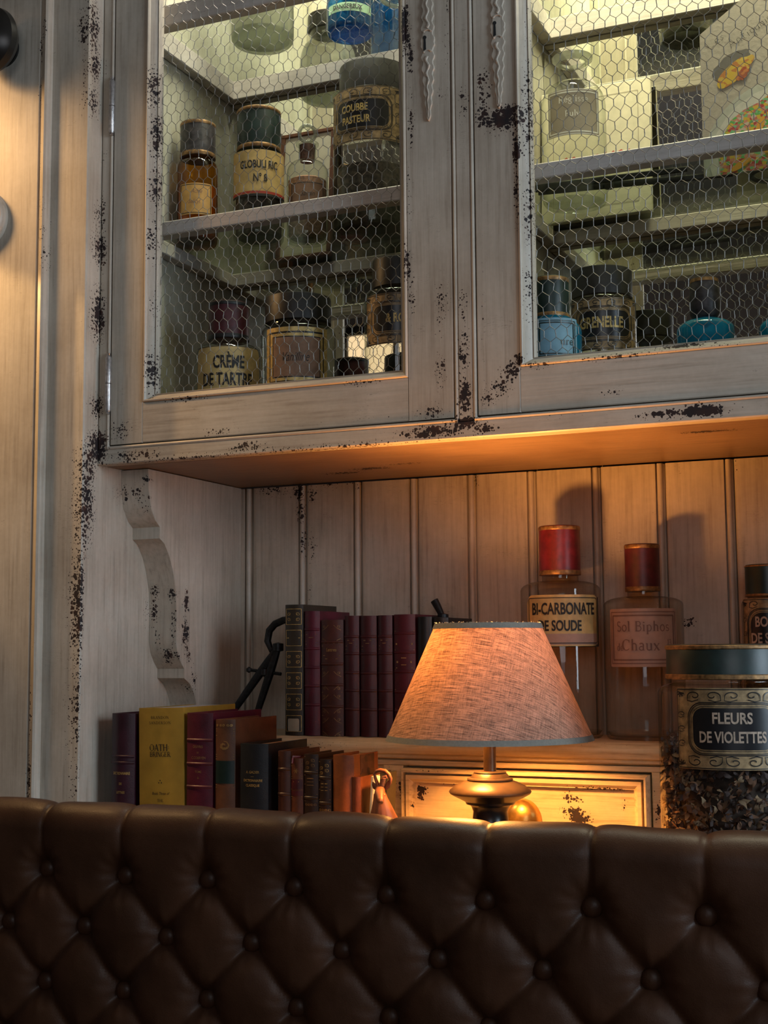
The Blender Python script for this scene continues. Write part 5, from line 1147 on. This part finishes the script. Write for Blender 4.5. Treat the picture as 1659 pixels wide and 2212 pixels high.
# ------------------------------------------------------------------ iron dividers on the ledge
def dividers(label, pts_px, Y, k=1.0):
    c = thing('iron_dividers', label, 'tool', (px(pts_px['pivot'][0], 1500, Y=Y)[0], Y, zl)); o_ = np.array((c.location.x, Y, zl))
    P = lambda q, dy=0: tuple(np.array(px(q[0], q[1], Y=Y+dy))-o_)
    pv = P(pts_px['pivot'])
    for nm, q in (('leg', pts_px['legA']), ('leg', pts_px['legB'])):
        e = P(q); e = np.array(e); d_ = (e-np.array(pv)); e2 = np.array(pv)+d_*((pv[2]-.001)/(pv[2]-e[2])); pts = [np.array(pv)+(e2-np.array(pv))*s for s in np.linspace(0, 1, 8)]
        obj('leg', MB().tube(pts, [.0048, .0062, .0066, .0062, .0058, .0052, .0044, .003], 8, .8), M['iron'], c, world=False)
    loop = [P(q) for q in pts_px['loop']]; obj('loop_handle', MB().tube(loop, [.0035, .0048, .0055, .0058, .0055, .0052, .0045][:len(loop)], 8, .8), M['iron'], c, world=False)
    a_, b_ = P(pts_px['screw'][0]), P(pts_px['screw'][1]); obj('screw_bar', MB().tube([a_, b_], .0024, 8), M['iron'], c, world=False)
    obj('screw_knob', MB().lathe([(0, -.0045), (.0042, -.002), (.0042, .002), (0, .0045)], 12), M['iron'], c, world=False).location = a_
    m_ = tuple((np.array(a_)+np.array(b_))/2); obj('wing_nut', MB().lathe([(0, -.008), (.0065, -.004), (.0065, .004), (0, .008)], 12), M['iron'], c, world=False).location = m_
    obj('hinge_boss', MB().lathe([(0, -.007), (.0075, -.005), (.0075, .005), (0, .007)], 14), M['iron'], c, world=False).location = pv
    return c
dividers('black iron dividers standing left of the upper row of books', dict(pivot=(601, 1398), legA=(517, 1518), legB=(560, 1526), loop=[(600, 1398), (586, 1404), (578, 1385), (582, 1362), (594, 1348), (612, 1340), (626, 1338)], screw=((538, 1447), (607, 1456))), .20)
dividers('black iron dividers standing behind the lampshade with only the tip showing', dict(pivot=(957, 1335), legA=(985, 1500), legB=(1030, 1500), loop=[(957, 1335), (951, 1322), (944, 1308), (938, 1297)], screw=((985, 1440), (1010, 1440))), .24)

# ------------------------------------------------------------------ carved antelope head
ax, ay = px(826, 1700, Y=-.03)[0], -.03
an = thing('carved_antelope_head', 'carved reddish wooden antelope head with looping horns beside the small books', 'carving', (ax, ay, ZC))
def Q(xp, yp, dy=0): return tuple(np.array(px(xp, yp, Y=ay+dy))-np.array((ax, ay, ZC)))
bd = MB()
k_ = .95
bd.tube([Q(830, 1905, .01)[:2]+(.0005,), Q(830, 1860, .01), Q(829, 1800, .008), Q(828, 1768, .006), Q(825, 1745, .003), Q(822, 1726, .002), Q(820, 1712, .002)], [.030, .028, .022, .0175, .0125, .0090, .0070], 16, .9)
bd.tube([Q(822, 1700, .006), Q(821, 1707, -.002), Q(820, 1714, -.009), Q(821, 1722, -.016), Q(822, 1730, -.021), Q(823, 1735, -.023)], [.0040, .0062, .0064, .0052, .0044, .0028], 14, .95)
for xb in (814.5, 828): bd.tube([Q(821, 1713, -.007), Q(xb, 1716, -.0085)], [.003, .0024], 8)
body = obj('head_and_neck', bd, M['wood_carved'], an, world=False)
rm = body.modifiers.new('r', 'REMESH'); rm.mode = 'VOXEL'; rm.voxel_size = .0011; rm.use_smooth_shade = True; smm = body.modifiers.new('s', 'SMOOTH'); smm.iterations = 3
hr = [(817, 1703), (815, 1692), (811, 1681), (809, 1672), (814, 1666), (822, 1664), (832, 1666), (840, 1673), (844, 1682), (843, 1692), (839, 1699)]
obj('horn', MB().tube([Q(*q) for q in hr], [.0026, .0023, .0020, .0019, .0022, .0026, .0027, .0025, .0021, .0017, .0010], 10), M['wood_carved'], an, world=False)
hr = [(823, 1703), (825, 1694), (828, 1685), (830, 1679), (834, 1677), (836, 1682)]
obj('horn', MB().tube([Q(*q, -.002) for q in hr], [.0032, .0033, .0031, .0027, .0021, .0012], 10), M['wood_carved'], an, world=False)
rg_ = MB()
for q in range(7):
    c_ = Q(823.5+q*.9, 1700-q*3, -.002); rg_.tube([(c_[0]+.0034*math.cos(u), c_[1]+.0034*math.sin(u), c_[2]) for u in np.linspace(0, 2*PI, 13)], .0006, 5, cap=False)
obj('horn_rings', rg_, M['wood_carved'], an, world=False)
obj('ear', MB().tube([Q(831, 1706), Q(837, 1698), Q(841, 1690), Q(843, 1684)], [.0016, .0034, .0026, .0006], 10, .4), M['wood_carved'], an, world=False)
obj('ear', MB().tube([Q(814, 1706), Q(810, 1700), Q(807, 1694), Q(805, 1689)], [.0016, .0032, .0024, .0006], 10, .4), M['wood_carved'], an, world=False)
for xe, ye in ((815.5, 1716), (827.5, 1716.5)):
    e = obj('eye', MB().lathe([(0, -.0022)]+[(.0024*math.cos(u), .0022*math.sin(u)) for u in (-.8, 0, .8)]+[(0, .0022)], 12), M['paper_amber'], an, world=False); e.location = Q(xe, ye, -.0105)
    e2 = obj('pupil', MB().lathe([(0, -.001), (.0012, 0), (0, .001)], 8), M['gap'], e, world=False); e2.location = (0.0006, -.0019, 0)
for xe in (821, 825):
    e = obj('nostril', MB().lathe([(0, -.0008), (.0009, 0), (0, .0008)], 8), M['gap'], an, world=False); e.location = Q(xe, 1731, -.0260)

# ------------------------------------------------------------------ wall fittings on the pilaster
kx_ = px(-30, 85, Y=YP-.050); t = thing('round_knob', 'black round knob on the cream pilaster, cut by the top left edge', 'knob', (kx_[0], YP-.010, kx_[2]))
k = MB().lathe([(0, -.000), (.018, 0), (.016, .008), (.022, .014), (.041, .022), (.0475, .033), (.046, .043), (.035, .053), (.015, .058), (0, .059)], 56); obj('knob_body', MB().add([(x, -z, y) for x, y, z in k.v], k.f), M['lamp_black'], t, world=False)
k = MB().lathe([(0, 0), (.024, 0), (.024, .003), (.016, .005), (0, .005)], 40); obj('backplate', MB().add([(x, -z, y) for x, y, z in k.v], k.f), M['lamp_black'], t, world=False)
kx_ = px(-45, 472, Y=YP-.02); t = thing('wooden_rosette', 'cream painted round rosette on the pilaster below the black knob', 'rosette', (kx_[0], YP-.010, kx_[2]))
k = MB().lathe([(0, 0), (.0415, 0), (.0405, .008), (.038, .012), (.033, .013), (.031, .010), (.028, .009), (.024, .014), (.020, .015), (.016, .010), (.006, .011), (0, .013)], 56); obj('rosette_disc', MB().add([(x, -z, y) for x, y, z in k.v], k.f), M['paint_v'], t, world=False)
